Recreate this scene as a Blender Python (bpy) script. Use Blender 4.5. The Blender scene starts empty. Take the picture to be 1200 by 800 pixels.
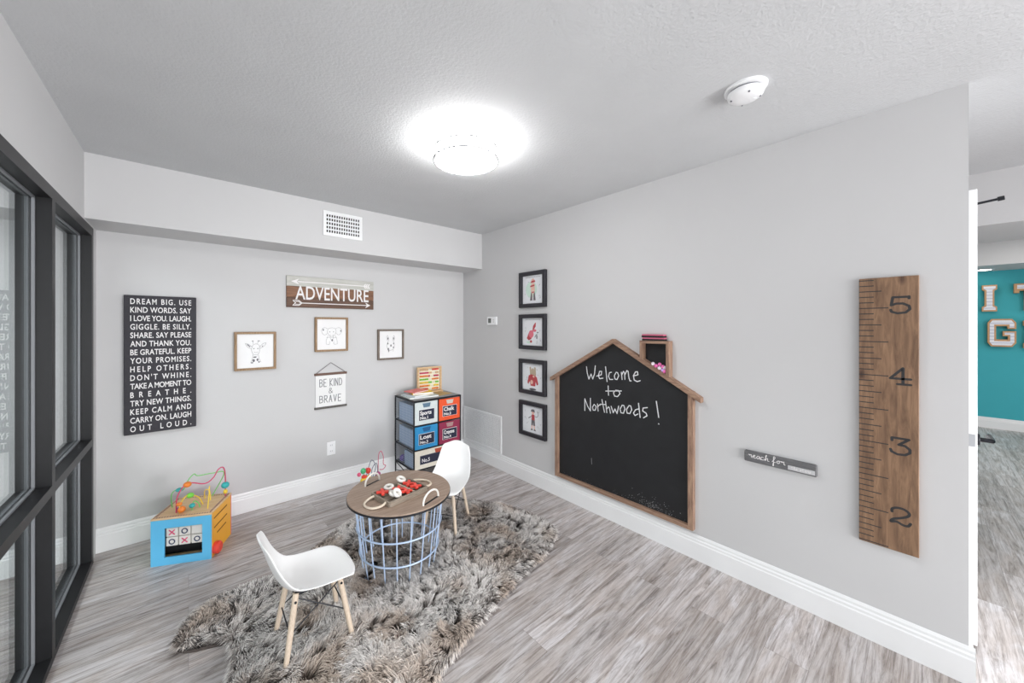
import bpy, bmesh, math, random
import numpy as np
from mathutils import Vector, Matrix, Euler
random.seed(7); rng = np.random.default_rng(7)
C = bpy.context.scene.collection
SC = bpy.context.scene
PI = math.pi

# ------------------------------------------------------------------ camera
cam_d = bpy.data.cameras.new('camera'); cam = bpy.data.objects.new('camera', cam_d); C.objects.link(cam)
cam.location = (0, 0, 1.4422); cam.rotation_euler = (PI/2, 0, -0.6967)
cam_d.sensor_width = 36; cam_d.lens = 422.82/1200*36
cam_d.shift_x = 25.22/1200; cam_d.shift_y = -17.97/1200
cam_d.clip_start = 0.02; cam_d.clip_end = 60
SC.camera = cam
# ------------------------------------------------------------------ light
SC.view_settings.view_transform = 'Standard'; SC.view_settings.look = 'None'
SC.view_settings.gamma = 1; SC.view_settings.use_curve_mapping = False
SC.view_settings.exposure = 0.56
LAMP_EMIT = 25.0
w = bpy.data.worlds.new('world'); SC.world = w; w.use_nodes = True
w.node_tree.nodes['Background'].inputs[0].default_value = (0.95, 0.97, 1.0, 1)
w.node_tree.nodes['Background'].inputs[1].default_value = 0.6
def area(name, loc, rot, sx, sy, power, color=(1, 1, 1)):
    d = bpy.data.lights.new(name, 'AREA'); d.shape = 'RECTANGLE'; d.size = sx; d.size_y = sy
    d.energy = power; d.color = color
    o = bpy.data.objects.new(name, d); C.objects.link(o); o.location = loc; o.rotation_euler = rot
    return o
area('fill_right_rear', (2.1, -3.1, 0.85), (PI/2-0.32, 0, 0.98), 2.0, 1.2, 125, (0.985, 0.99, 1.0))  # added fill behind the camera to lift the left wall, no window here
area('fill_rear', (-0.5, -4.9, 1.0), (PI/2-0.14, 0, -0.1), 3.0, 1.7, 95, (0.985, 0.99, 1.0))  # added unseen fill from the rear, stands in for window daylight
area('lounge_fill', (6.3, -1.6, 2.55), (0, 0, 0), 2.2, 2.2, 30, (1.0, 0.97, 0.92))  # added area fill without a fixture, brightens the lounge
area('hall_fill', (-1.9, 1.7, 2.38), (0, 0, 0), 1.0, 2.2, 36, (0.97, 0.99, 1.0))  # added unseen fill that lifts the hall behind the glass

# ------------------------------------------------------------------ materials
def lin(c):
    c = c/255.0
    return c/12.92 if c <= 0.04045 else ((c+0.055)/1.055)**2.4
def rgb(r, g, b): return (lin(r), lin(g), lin(b), 1.0)
class NT:
    def __init__(s, name):
        s.m = bpy.data.materials.new(name); s.m.use_nodes = True
        s.t = s.m.node_tree; s.b = s.t.nodes['Principled BSDF']; s.out = s.t.nodes['Material Output']
    def n(s, kind, **kw):
        nd = s.t.nodes.new(kind)
        for k, v in kw.items(): setattr(nd, k, v)
        return nd
    def l(s, a, b): s.t.links.new(a, b)
    def setv(s, nd, **kw):
        for k, v in kw.items(): nd.inputs[k.replace('_', ' ')].default_value = v
def mat(name, c, rough=0.5, metal=0.0, var=0.0, vscale=6.0, bump=0.0, bscale=200.0, spec=0.5, coat=0.0):
    n = NT(name); b = n.b
    b.inputs['Base Color'].default_value = c; b.inputs['Roughness'].default_value = rough
    b.inputs['Metallic'].default_value = metal; b.inputs['Specular IOR Level'].default_value = spec
    if coat: b.inputs['Coat Weight'].default_value = coat
    tc = n.n('ShaderNodeTexCoord')
    if var or True:
        no = n.n('ShaderNodeTexNoise'); no.inputs['Scale'].default_value = vscale; no.inputs['Detail'].default_value = 4
        n.l(tc.outputs['Object'], no.inputs['Vector'])
        rp = n.n('ShaderNodeValToRGB'); v = max(var, 0.012)
        rp.color_ramp.elements[0].position = 0.3; rp.color_ramp.elements[1].position = 0.7
        rp.color_ramp.elements[0].color = (c[0]*(1-v), c[1]*(1-v), c[2]*(1-v), 1)
        rp.color_ramp.elements[1].color = (min(1, c[0]*(1+v)), min(1, c[1]*(1+v)), min(1, c[2]*(1+v)), 1)
        n.l(no.outputs['Fac'], rp.inputs['Fac']); n.l(rp.outputs['Color'], b.inputs['Base Color'])
    if bump:
        n2 = n.n('ShaderNodeTexNoise'); n2.inputs['Scale'].default_value = bscale; n2.inputs['Detail'].default_value = 3
        n.l(tc.outputs['Object'], n2.inputs['Vector'])
        bp = n.n('ShaderNodeBump'); bp.inputs['Strength'].default_value = bump; bp.inputs['Distance'].default_value = 0.004
        n.l(n2.outputs['Fac'], bp.inputs['Height']); n.l(bp.outputs['Normal'], b.inputs['Normal'])
    return n.m
def wood(name, cs, axis=0, scale=9.0, stretch=12.0, rough=0.6, knots=False):
    """cs: list of colours dark -> light; grain runs along the object axis"""
    n = NT(name); tc = n.n('ShaderNodeTexCoord'); mp = n.n('ShaderNodeMapping')
    s = [stretch]*3; s[axis] = 1.0
    mp.inputs['Scale'].default_value = s
    n.l(tc.outputs['Object'], mp.inputs['Vector'])
    no = n.n('ShaderNodeTexNoise'); no.inputs['Scale'].default_value = scale; no.inputs['Detail'].default_value = 8
    no.inputs['Roughness'].default_value = 0.65; no.inputs['Distortion'].default_value = 0.6
    n.l(mp.outputs['Vector'], no.inputs['Vector'])
    rp = n.n('ShaderNodeValToRGB'); el = rp.color_ramp.elements
    el[0].position = 0.28; el[1].position = 0.74; el[0].color = cs[0]; el[1].color = cs[-1]
    for i, c in enumerate(cs[1:-1]):
        e = el.new(0.28+0.46*(i+1)/(len(cs)-1)); e.color = c
    n.l(no.outputs['Fac'], rp.inputs['Fac'])
    outc = rp.outputs['Color']
    if knots:
        vo = n.n('ShaderNodeTexVoronoi'); vo.inputs['Scale'].default_value = 5.5
        m2 = n.n('ShaderNodeMapping'); s2 = [1.6]*3; s2[axis] = 0.7; m2.inputs['Scale'].default_value = s2
        n.l(tc.outputs['Object'], m2.inputs['Vector']); n.l(m2.outputs['Vector'], vo.inputs['Vector'])
        r2 = n.n('ShaderNodeValToRGB'); r2.color_ramp.elements[0].position = 0.05; r2.color_ramp.elements[1].position = 0.14
        r2.color_ramp.elements[0].color = (0.25, 0.2, 0.22, 1); r2.color_ramp.elements[1].color = (1, 1, 1, 1)
        n.l(vo.outputs['Distance'], r2.inputs['Fac'])
        mx = n.n('ShaderNodeMix', data_type='RGBA', blend_type='MULTIPLY'); mx.inputs['Factor'].default_value = 1
        n.l(outc, mx.inputs['A']); n.l(r2.outputs['Color'], mx.inputs['B']); outc = mx.outputs['Result']
    n.l(outc, n.b.inputs['Base Color']); n.b.inputs['Roughness'].default_value = rough
    bp = n.n('ShaderNodeBump'); bp.inputs['Strength'].default_value = 0.15; bp.inputs['Distance'].default_value = 0.002
    n.l(no.outputs['Fac'], bp.inputs['Height']); n.l(bp.outputs['Normal'], n.b.inputs['Normal'])
    return n.m

def floor_mat():
    n = NT('vinyl_plank'); tc = n.n('ShaderNodeTexCoord')
    br = n.n('ShaderNodeTexBrick'); br.offset = 0.37; br.offset_frequency = 2; br.squash = 1
    n.setv(br, Scale=1.0, Mortar_Size=0.0007, Mortar_Smooth=0.3, Bias=0.0, Brick_Width=1.22, Row_Height=0.152)
    br.inputs['Color1'].default_value = (0, 0, 0, 1); br.inputs['Color2'].default_value = (1, 1, 1, 1)
    br.inputs['Mortar'].default_value = (0.5, 0.5, 0.5, 1)
    n.l(tc.outputs['Object'], br.inputs['Vector'])
    sep = n.n('ShaderNodeSeparateXYZ'); n.l(tc.outputs['Object'], sep.inputs[0])
    sc = n.n('ShaderNodeSeparateColor'); n.l(br.outputs['Color'], sc.inputs[0])
    def comb(sx, sy, k):
        c = n.n('ShaderNodeCombineXYZ')
        for i, (src, f) in enumerate(((sep.outputs[0], sx), (sep.outputs[1], sy), (sc.outputs[0], k))):
            m = n.n('ShaderNodeMath', operation='MULTIPLY'); m.inputs[1].default_value = f
            n.l(src, m.inputs[0]); n.l(m.outputs[0], c.inputs[i])
        return c
    def noise(c, det=6, ro=0.62, dist=0.5):
        no = n.n('ShaderNodeTexNoise'); n.setv(no, Scale=1.0, Detail=det, Roughness=ro, Distortion=dist)
        n.l(c.outputs[0], no.inputs['Vector']); return no
    a = noise(comb(1.7, 26.0, 37.0), 9, 0.72, 1.8)      # broad whitewash streaks
    g = noise(comb(9.0, 130.0, 11.0), 6, 0.78, 0.6)       # fine grain
    p = noise(comb(2.6, 9.0, 53.0), 5, 0.62, 1.4)        # brown / grey patches
    rp = n.n('ShaderNodeValToRGB'); el = rp.color_ramp.elements
    el[0].position = 0.31; el[0].color = rgb(124, 118, 115); el[1].position = 0.66; el[1].color = rgb(230, 229, 229)
    e = el.new(0.42); e.color = rgb(178, 173, 170); e = el.new(0.53); e.color = rgb(214, 211, 210)
    n.l(a.outputs['Fac'], rp.inputs['Fac'])
    rb = n.n('ShaderNodeValToRGB'); el = rb.color_ramp.elements
    el[0].position = 0.38; el[0].color = (0.80, 0.745, 0.71, 1); el[1].position = 0.62; el[1].color = (1.0, 1.0, 1.02, 1)
    n.l(p.outputs['Fac'], rb.inputs['Fac'])
    rg = n.n('ShaderNodeValToRGB'); el = rg.color_ramp.elements
    el[0].position = 0.30; el[0].color = (0.55, 0.53, 0.52, 1); el[1].position = 0.50; el[1].color = (1, 1, 1, 1)
    n.l(g.outputs['Fac'], rg.inputs['Fac'])
    pv = n.n('ShaderNodeValToRGB'); el = pv.color_ramp.elements
    el[0].color = (0.78, 0.76, 0.75, 1); el[1].color = (1.06, 1.05, 1.06, 1)
    n.l(sc.outputs[0], pv.inputs['Fac'])
    def mul(x, y, f=1.0):
        mx = n.n('ShaderNodeMix', data_type='RGBA', blend_type='MULTIPLY'); mx.inputs['Factor'].default_value = f
        n.l(x, mx.inputs['A']); n.l(y, mx.inputs['B']); return mx.outputs['Result']
    c = mul(mul(mul(rp.outputs['Color'], rb.outputs['Color'], 0.9), rg.outputs['Color'], 0.8), pv.outputs['Color'])
    mo = n.n('ShaderNodeMix', data_type='RGBA'); mo.inputs['B'].default_value = rgb(128, 121, 118)
    n.l(br.outputs['Fac'], mo.inputs['Factor']); n.l(c, mo.inputs['A'])
    n.l(mo.outputs['Result'], n.b.inputs['Base Color'])
    n.b.inputs['Roughness'].default_value = 0.42; n.b.inputs['Specular IOR Level'].default_value = 0.4
    bp = n.n('ShaderNodeBump'); bp.inputs['Strength'].default_value = 0.12; bp.inputs['Distance'].default_value = 0.002
    n.l(g.outputs['Fac'], bp.inputs['Height']); n.l(bp.outputs['Normal'], n.b.inputs['Normal'])
    return n.m
def glass_mat():
    n = NT('clear_glass'); n.t.nodes.remove(n.b)
    lw = n.n('ShaderNodeLayerWeight'); lw.inputs['Blend'].default_value = 0.5
    pw = n.n('ShaderNodeMath', operation='POWER'); pw.inputs[1].default_value = 5.0
    ma = n.n('ShaderNodeMath', operation='MULTIPLY_ADD'); ma.inputs[1].default_value = 0.96; ma.inputs[2].default_value = 0.04
    n.l(lw.outputs['Facing'], pw.inputs[0]); n.l(pw.outputs[0], ma.inputs[0])
    tr = n.n('ShaderNodeBsdfTransparent'); tr.inputs[0].default_value = (0.93, 0.96, 0.96, 1)
    gl = n.n('ShaderNodeBsdfGlossy'); gl.inputs['Roughness'].default_value = 0.0
    mx = n.n('ShaderNodeMixShader'); n.l(ma.outputs[0], mx.inputs[0]); n.l(tr.outputs[0], mx.inputs[1]); n.l(gl.outputs[0], mx.inputs[2])
    n.l(mx.outputs[0], n.out.inputs['Surface'])
    return n.m
def emit_mat(name, c, s):
    n = NT(name); n.b.inputs['Base Color'].default_value = (0.9, 0.9, 0.9, 1)
    n.b.inputs['Emission Color'].default_value = c; n.b.inputs['Emission Strength'].default_value = s
    return n.m
def fur_mat():
    n = NT('faux_fur')
    t = n.n('ShaderNodeAttribute', attribute_name='along'); r = n.n('ShaderNodeAttribute', attribute_name='strand')
    pz = n.n('ShaderNodeAttribute', attribute_name='patch')
    def ramp(src, stops):
        rp = n.n('ShaderNodeValToRGB'); el = rp.color_ramp.elements
        el[0].position, el[0].color = stops[0]; el[1].position, el[1].color = stops[-1]
        for p, c in stops[1:-1]: e = el.new(p); e.color = c
        n.l(src.outputs['Fac'], rp.inputs['Fac']); return rp.outputs['Color']
    def mix(f, a, b, mode='MIX'):
        m = n.n('ShaderNodeMix', data_type='RGBA', blend_type=mode); n.l(a, m.inputs['A']); n.l(b, m.inputs['B'])
        if f is None: m.inputs['Factor'].default_value = 1
        else: n.l(f, m.inputs['Factor'])
        return m.outputs['Result']
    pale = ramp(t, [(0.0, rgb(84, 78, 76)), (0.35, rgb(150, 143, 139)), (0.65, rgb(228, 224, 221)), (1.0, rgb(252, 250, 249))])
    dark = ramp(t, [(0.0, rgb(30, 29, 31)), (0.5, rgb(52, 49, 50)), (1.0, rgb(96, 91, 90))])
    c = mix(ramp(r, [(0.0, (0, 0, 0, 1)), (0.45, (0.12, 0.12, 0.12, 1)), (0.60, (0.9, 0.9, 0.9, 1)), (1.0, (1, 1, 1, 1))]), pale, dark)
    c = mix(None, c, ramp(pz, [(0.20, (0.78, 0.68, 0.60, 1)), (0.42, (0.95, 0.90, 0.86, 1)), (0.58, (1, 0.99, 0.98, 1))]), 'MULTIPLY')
    n.l(c, n.b.inputs['Base Color']); n.b.inputs['Roughness'].default_value = 0.6
    n.b.inputs['Specular IOR Level'].default_value = 0.25
    return n.m

m_wall = mat('wall_paint', rgb(206, 206, 207), 0.75, var=0.015, vscale=1.5, bump=0.05, bscale=260)
m_ceil = mat('ceiling_texture', rgb(205, 207, 209), 0.85, var=0.02, vscale=4, bump=0.55, bscale=95)
m_trim = mat('trim_paint', rgb(240, 241, 242), 0.4)
m_floor = floor_mat()
m_teal = mat('teal_paint', rgb(62, 174, 186), 0.7)
m_frame = mat('black_aluminium', rgb(27, 27, 29), 0.42, metal=0.0, spec=0.35, var=0.05, vscale=20)
m_gasket = mat('grey_gasket', rgb(120, 122, 126), 0.5)
m_glass = glass_mat()
m_blackmetal = mat('black_metal', rgb(28, 30, 36), 0.45, metal=0.3)
m_white = mat('white_plastic', rgb(244, 245, 247), 0.32)
m_shell = mat('white_shell', rgb(243, 243, 243), 0.35)
m_dowel = wood('pale_dowel', [rgb(186, 164, 142), rgb(212, 194, 174), rgb(224, 210, 194)], 2, 30, 14, 0.55)
m_paper = mat('paper', rgb(243, 243, 244), 0.8)
m_ink = mat('ink', rgb(52, 52, 54), 0.8)
m_greyink = mat('pencil', rgb(140, 140, 143), 0.8)
m_whitepaint = mat('white_lettering', rgb(238, 236, 236), 0.7)
m_chalk = mat('chalk_marks', rgb(232, 233, 235), 0.95, var=0.1, vscale=300)
m_slate = mat('chalkboard_paint', rgb(27, 28, 31), 0.62, var=0.16, vscale=9)
m_signblack = mat('sign_black', rgb(42, 40, 48), 0.6, var=0.12, vscale=60)
m_black = mat('black_lacquer', rgb(36, 35, 42), 0.35)
m_dark = mat('dark_void', rgb(30, 30, 34), 0.8)
m_slot = mat('grey_slot', rgb(110, 112, 120), 0.8)
m_frame_oak = wood('oak_frame', [rgb(118, 92, 66), rgb(154, 124, 92), rgb(176, 148, 116)], 1, 14, 10)
m_cedar = wood('cedar_plank', [rgb(96, 62, 44), rgb(132, 92, 66), rgb(158, 116, 86)], 0, 7, 11)
m_cedar_dark = wood('dark_plank', [rgb(72, 50, 40), rgb(98, 70, 54), rgb(122, 92, 72)], 0, 7, 11)
m_greyplank = wood('grey_plank', [rgb(176, 176, 168), rgb(196, 196, 190), rgb(212, 212, 208)], 0, 7, 11)
m_ruler = wood('ruler_wood', [rgb(92, 68, 52), rgb(132, 102, 78), rgb(164, 130, 102)], 1, 6, 9, 0.55, knots=True)
m_boardframe = wood('board_frame_wood', [rgb(112, 86, 74), rgb(156, 125, 105), rgb(190, 160, 134)], 1, 8, 10)
m_boardframe_h = wood('board_frame_wood_across', [rgb(112, 86, 74), rgb(156, 125, 105), rgb(190, 160, 134)], 0, 8, 10)
m_tabletop = wood('grey_brown_tabletop', [rgb(130, 110, 96), rgb(158, 136, 120), rgb(180, 160, 144)], 0, 6, 12, 0.5)
m_wire = mat('pale_blue_wire', rgb(188, 208, 236), 0.4, metal=0.1)
m_cream = mat('cream_rope', rgb(222, 208, 190), 0.85, bump=0.5, bscale=400)
m_tray = wood('tray_wood', [rgb(112, 100, 88), rgb(142, 130, 116), rgb(166, 154, 142)], 0, 20, 8)
m_red = mat('red_paint', rgb(232, 72, 58), 0.45)
m_ringwhite = mat('white_piece', rgb(236, 232, 226), 0.5)
m_blue = mat('sky_blue_paint', rgb(102, 196, 242), 0.4, var=0.04)
m_orange = mat('amber_paint', rgb(248, 178, 50), 0.45, var=0.04)
m_ply = wood('birch_ply', [rgb(202, 164, 120), rgb(222, 188, 146), rgb(232, 202, 164)], 0, 8, 10)
m_pinkish = mat('pink_paint', rgb(232, 96, 132), 0.4)
m_yellow = mat('yellow_paint', rgb(240, 206, 64), 0.4)
m_green = mat('green_paint', rgb(120, 208, 72), 0.4)
m_teal_bead = mat('teal_bead', rgb(52, 170, 172), 0.35)
m_orange_bead = mat('orange_bead', rgb(236, 132, 48), 0.35)
m_redwire = mat('magenta_wire', rgb(204, 60, 104), 0.4)
m_greenwire = mat('green_wire', rgb(120, 200, 110), 0.4)
m_purple = mat('purple_plastic', rgb(92, 52, 168), 0.4)
m_navy = mat('navy_ink', rgb(40, 52, 92), 0.6)
m_silver = mat('brushed_metal', rgb(190, 192, 196), 0.35, metal=0.6)

# ------------------------------------------------------------------ mesh builder
class MB:
    def __init__(s): s.v = []; s.f = []; s.sm = []
    def add(s, vs, fs, smooth=False, M=None):
        k = len(s.v)
        for p in vs:
            if M is not None: p = M @ Vector(p)
            s.v.append(tuple(p))
        for q in fs: s.f.append([i+k for i in q]); s.sm.append(smooth)
        return s
    def box(s, lo, hi, M=None):
        x0, y0, z0 = lo; x1, y1, z1 = hi
        vs = [(x0,y0,z0),(x1,y0,z0),(x1,y1,z0),(x0,y1,z0),(x0,y0,z1),(x1,y0,z1),(x1,y1,z1),(x0,y1,z1)]
        return s.add(vs, [(3,2,1,0),(4,5,6,7),(0,1,5,4),(1,2,6,5),(2,3,7,6),(3,0,4,7)], False, M)
    def rbox(s, lo, hi, r=0.004, seg=2, M=None):
        bm = bmesh.new(); bmesh.ops.create_cube(bm, size=1)
        for v in bm.verts:
            v.co = Vector([(lo[i]+hi[i])/2 + v.co[i]*(hi[i]-lo[i]) for i in range(3)])
        bmesh.ops.bevel(bm, geom=bm.edges[:], offset=r, segments=seg, profile=0.6, affect='EDGES')
        vs = [tuple(v.co) for v in bm.verts]; bm.verts.index_update()
        fs = [[v.index for v in f.verts] for f in bm.faces]; bm.free()
        return s.add(vs, fs, False, M)
    def tube(s, pts, r, n=8, closed=False, M=None, caps=True):
        pts = [Vector(p) for p in pts]; N = len(pts)
        rs = r if isinstance(r, (list, tuple)) else [r]*N
        tang = []
        for i in range(N):
            a = pts[(i-1) % N] if (closed or i > 0) else pts[i]
            b = pts[(i+1) % N] if (closed or i < N-1) else pts[i]
            d = (b-a); tang.append(d.normalized() if d.length > 1e-9 else Vector((0, 0, 1)))
        up = Vector((0, 0, 1)) if abs(tang[0].z) < 0.9 else Vector((1, 0, 0))
        nrm = (up - tang[0]*up.dot(tang[0])).normalized()
        vs = []; fs = []
        for i in range(N):
            if i > 0:
                nrm = (nrm - tang[i]*nrm.dot(tang[i]))
                nrm = nrm.normalized() if nrm.length > 1e-6 else tang[i].orthogonal().normalized()
            bi = tang[i].cross(nrm)
            for k in range(n):
                a = 2*PI*k/n; vs.append(pts[i] + (nrm*math.cos(a)+bi*math.sin(a))*rs[i])
        for i in range(N if closed else N-1):
            j = (i+1) % N
            for k in range(n): fs.append((i*n+k, i*n+(k+1) % n, j*n+(k+1) % n, j*n+k))
        if not closed and caps:
            fs.append(tuple(range(n))[::-1]); fs.append(tuple((N-1)*n+k for k in range(n)))
        return s.add(vs, fs, True, M)
    def lathe(s, prof, n=32, M=None, smooth=True):
        """prof: list of (radius, z); ends on the axis get closed"""
        vs = []; fs = []
        for (r, z) in prof:
            for k in range(n): vs.append((r*math.cos(2*PI*k/n), r*math.sin(2*PI*k/n), z))
        for i in range(len(prof)-1):
            for k in range(n): fs.append((i*n+k, i*n+(k+1) % n, (i+1)*n+(k+1) % n, (i+1)*n+k))
        fs.append(tuple(range(n))[::-1]); fs.append(tuple((len(prof)-1)*n+k for k in range(n)))
        return s.add(vs, fs, smooth, M)
    def ball(s, c, r, n=14, M=None, sz=1.0):
        pr = [(max(1e-4, r*math.sin(PI*i/n)), c[2]-r*sz*math.cos(PI*i/n)) for i in range(n+1)]
        T = Matrix.Translation((c[0], c[1], 0)); T = M @ T if M is not None else T
        return s.lathe(pr, n, T)
    def prism(s, poly, z0, z1, M=None):
        n = len(poly)
        a = sum(poly[i][0]*poly[(i+1) % n][1]-poly[(i+1) % n][0]*poly[i][1] for i in range(n))
        if a < 0: poly = poly[::-1]
        vs = [(x, y, z0) for x, y in poly]+[(x, y, z1) for x, y in poly]
        fs = [tuple(range(n))[::-1], tuple(range(n, 2*n))]+[(i, (i+1) % n, n+(i+1) % n, n+i) for i in range(n)]
        return s.add(vs, fs, False, M)
    def torus(s, R, r, n=36, k=8, M=None):
        return s.tube([(R*math.cos(2*PI*i/n), R*math.sin(2*PI*i/n), 0) for i in range(n)], r, k, True, M)
    def stroke(s, pts, wd, z0, z1, M=None):
        """flat pen stroke in the XY plane"""
        for i in range(len(pts)-1):
            a = Vector(pts[i]); b = Vector(pts[i+1]); d = b-a
            if d.length < 1e-7: continue
            q = Vector((-d.y, d.x)).normalized()*wd/2
            s.prism([a-q, b-q, b+q, a+q], z0, z1, M)
        for i, p in enumerate(pts):
            zz = z1 + (0.00003 if i % 2 else 0.00005)
            s.prism([(p[0]+wd/2*math.cos(2*PI*k/8), p[1]+wd/2*math.sin(2*PI*k/8)) for k in range(8)], z0, zz, M)
        return s
    def build(s, name, m, parent=None, loc=None, rot=None):
        me = bpy.data.meshes.new(name); me.from_pydata(s.v, [], s.f); me.update()
        me.polygons.foreach_set('use_smooth', s.sm)
        me.materials.append(m)
        if any(s.sm):
            try: me.set_sharp_from_angle(angle=math.radians(42))
            except Exception: pass
        o = bpy.data.objects.new(name, me); C.objects.link(o)
        if parent is not None: o.parent = parent
        if loc is not None: o.location = loc
        if rot is not None: o.rotation_euler = rot
        return o
def smooth_path(pts, sub=6, closed=False):
    P = [Vector(p) for p in pts]; n = len(P); out = []
    rngi = range(n if closed else n-1)
    for i in rngi:
        p0 = P[(i-1) % n] if (closed or i > 0) else P[i]; p1 = P[i]; p2 = P[(i+1) % n]
        p3 = P[(i+2) % n] if (closed or i < n-2) else p2
        for k in range(sub):
            t = k/sub
            out.append(0.5*((2*p1)+(p2-p0)*t+(2*p0-5*p1+4*p2-p3)*t*t+(3*p1-p0-3*p2+p3)*t**3))
    if not closed: out.append(P[-1])
    return out
def thing(name, label, cat, loc=(0, 0, 0), rot=(0, 0, 0), group=None):
    o = bpy.data.objects.new(name, None); C.objects.link(o); o.empty_display_size = 0.1
    o.location = loc; o.rotation_euler = rot; o['label'] = label; o['category'] = cat
    if group: o['group'] = group
    return o
def tag(o, label, cat, group=None):
    o['label'] = label; o['category'] = cat
    if group: o['group'] = group
    return o
def struct(o): o['kind'] = 'structure'; return o
def copy_thing(o, loc, rot=None, label=None):
    c = o.copy(); C.objects.link(c); c.location = loc
    if rot is not None: c.rotation_euler = rot
    if label: c['label'] = label
    for ch in list(o.children):
        d = ch.copy(); C.objects.link(d); d.parent = c
        for g in list(ch.children):
            e = g.copy(); C.objects.link(e); e.parent = d
    return c
_glyph = {}
def glyphs(body, spacing=1.0, bold=0.0):
    key = (body, round(spacing, 4), bold)
    if key in _glyph: return _glyph[key]
    cu = bpy.data.curves.new('text', 'FONT'); cu.body = body; cu.size = 1; cu.space_character = spacing
    cu.offset = bold; cu.resolution_u = 3
    o = bpy.data.objects.new('text', cu); C.objects.link(o)
    dg = bpy.context.evaluated_depsgraph_get(); dg.update()
    me = bpy.data.meshes.new_from_object(o.evaluated_get(dg))
    vs = [tuple(v.co) for v in me.vertices]; fs = [tuple(p.vertices) for p in me.polygons]
    bpy.data.objects.remove(o); bpy.data.curves.remove(cu); bpy.data.meshes.remove(me)
    _glyph[key] = (vs, fs); return _glyph[key]
def text(mb, body, x0, x1, y0, y1, z, bold=0.0, condense=None, M=None):
    """fit a line of lettering into the box x0..x1, y0..y1; condense = fixed glyph width / height with tracking"""
    vs, fs = glyphs(body, 1.0, bold)
    capv, _ = glyphs('H', 1.0, bold); cap = max(v[1] for v in capv)
    sy = (y1-y0)/cap
    def ext(vv): return min(v[0] for v in vv), max(v[0] for v in vv)
    a, b = ext(vs)
    if condense is None: sx = (x1-x0)/(b-a)
    else:
        sx = sy*condense
        vs2, _ = glyphs(body, 2.0, bold); a2, b2 = ext(vs2)
        need = (x1-x0)/sx; slope = (b2-a2)-(b-a)
        sp = 1+(need-(b-a))/slope if slope > 1e-6 else 1
        sp = max(0.8, sp)
        vs, fs = glyphs(body, sp, bold); a, b = ext(vs); sx = (x1-x0)/(b-a)
    mb.add([(x0+(v[0]-a)*sx, y0+v[1]*sy, z) for v in vs], fs, False, M)
    return mb
ROT_B = (PI/2, 0, 0); ROT_R = (PI/2, 0, -PI/2)
XR, YB, ZC, YS, ZS, XL = 2.4157, 3.3711, 2.4249, 3.0292, 2.0528, -0.4487

# ================================================================== STRUCTURE
o = struct(MB().box((-3.2, -5, -0.06), (9.0, 3.471, 0)).build('floor', m_floor))
ce = MB().box((-3.2, -5, ZC), (4.0, 3.471, ZC+0.1)); ce.box((4.6, -5, 2.62), (9.0, 3.471, 2.72))
struct(ce.build('ceiling', m_ceil))
struct(MB().box((-3.2, YB, 0), (XR, YB+0.1, ZC)).build('wall_back', m_wall))
struct(MB().box((XR, -0.122, 0), (XR+0.125, 3.471, ZC)).build('wall_right', m_wall))
struct(MB().box((XR+0.125, -0.122, 0), (3.908, -0.02, ZC)).build('wall_return', m_wall))
wl = MB().box((XL-0.1, -5, 2.036), (XL-0.003, YS, ZC)); wl.box((XL-0.1, YS, 2.036), (XL-0.003, YB, ZS)); wl.box((XL-0.1, 3.245, 0), (XL-0.003, YB, 2.036))
struct(wl.build('wall_left', m_wall))
struct(MB().box((-3.2, YS, ZS), (XR, YB, ZC)).build('wall_soffit', m_wall))
struct(MB().box((3.908, -5, 2.087), (4.739, -0.02, 2.66)).build('ceiling_beam', m_wall))
struct(MB().box((8.713, -5, 0), (8.85, 3.4, 2.62)).build('wall_far', m_teal))
struct(MB().box((7.869, -5, 2.221), (8.713, 3.4, 2.62)).build('wall_far_soffit', m_wall))
struct(MB().box((-3.3, -5, 0), (-3.2, 3.471, ZC)).build('wall_hall', m_wall))
BP = [(0, 0), (0.016, 0), (0.016, 0.104), (0.0125, 0.110), (0.0125, 0.121), (0.008, 0.128), (0.008, 0.139), (0.003, 0.151), (0, 0.151)]
def baseboard(name, a, b, out):
    a = Vector((a[0], a[1], 0)); b = Vector((b[0], b[1], 0)); d = Vector((out[0], out[1], 0))
    n = len(BP); vs = [a+d*p[0]+Vector((0, 0, p[1])) for p in BP]+[b+d*p[0]+Vector((0, 0, p[1])) for p in BP]
    fs = [tuple(range(n)), tuple(range(n, 2*n))[::-1]]+[(i, n+i, n+(i+1) % n, (i+1) % n) for i in range(n)]
    mb = MB().add(vs, fs); o = mb.build(name, m_trim)
    bm = bmesh.new(); bm.from_mesh(o.data); bmesh.ops.recalc_face_normals(bm, faces=bm.faces); bm.to_mesh(o.data); bm.free()
    return struct(o)
baseboard('baseboard_back', (XL-0.003, YB), (XR, YB), (0, -1))
baseboard('baseboard_hall', (-3.2, YB), (-0.549, YB), (0, -1))
baseboard('baseboard_right', (XR, -0.138), (XR, YB), (-1, 0))
baseboard('baseboard_return', (XR, -0.122), (2.66, -0.122), (0, -1))
baseboard('baseboard_far', (8.713, -5), (8.713, 3.4), (-1, 0))
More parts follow.
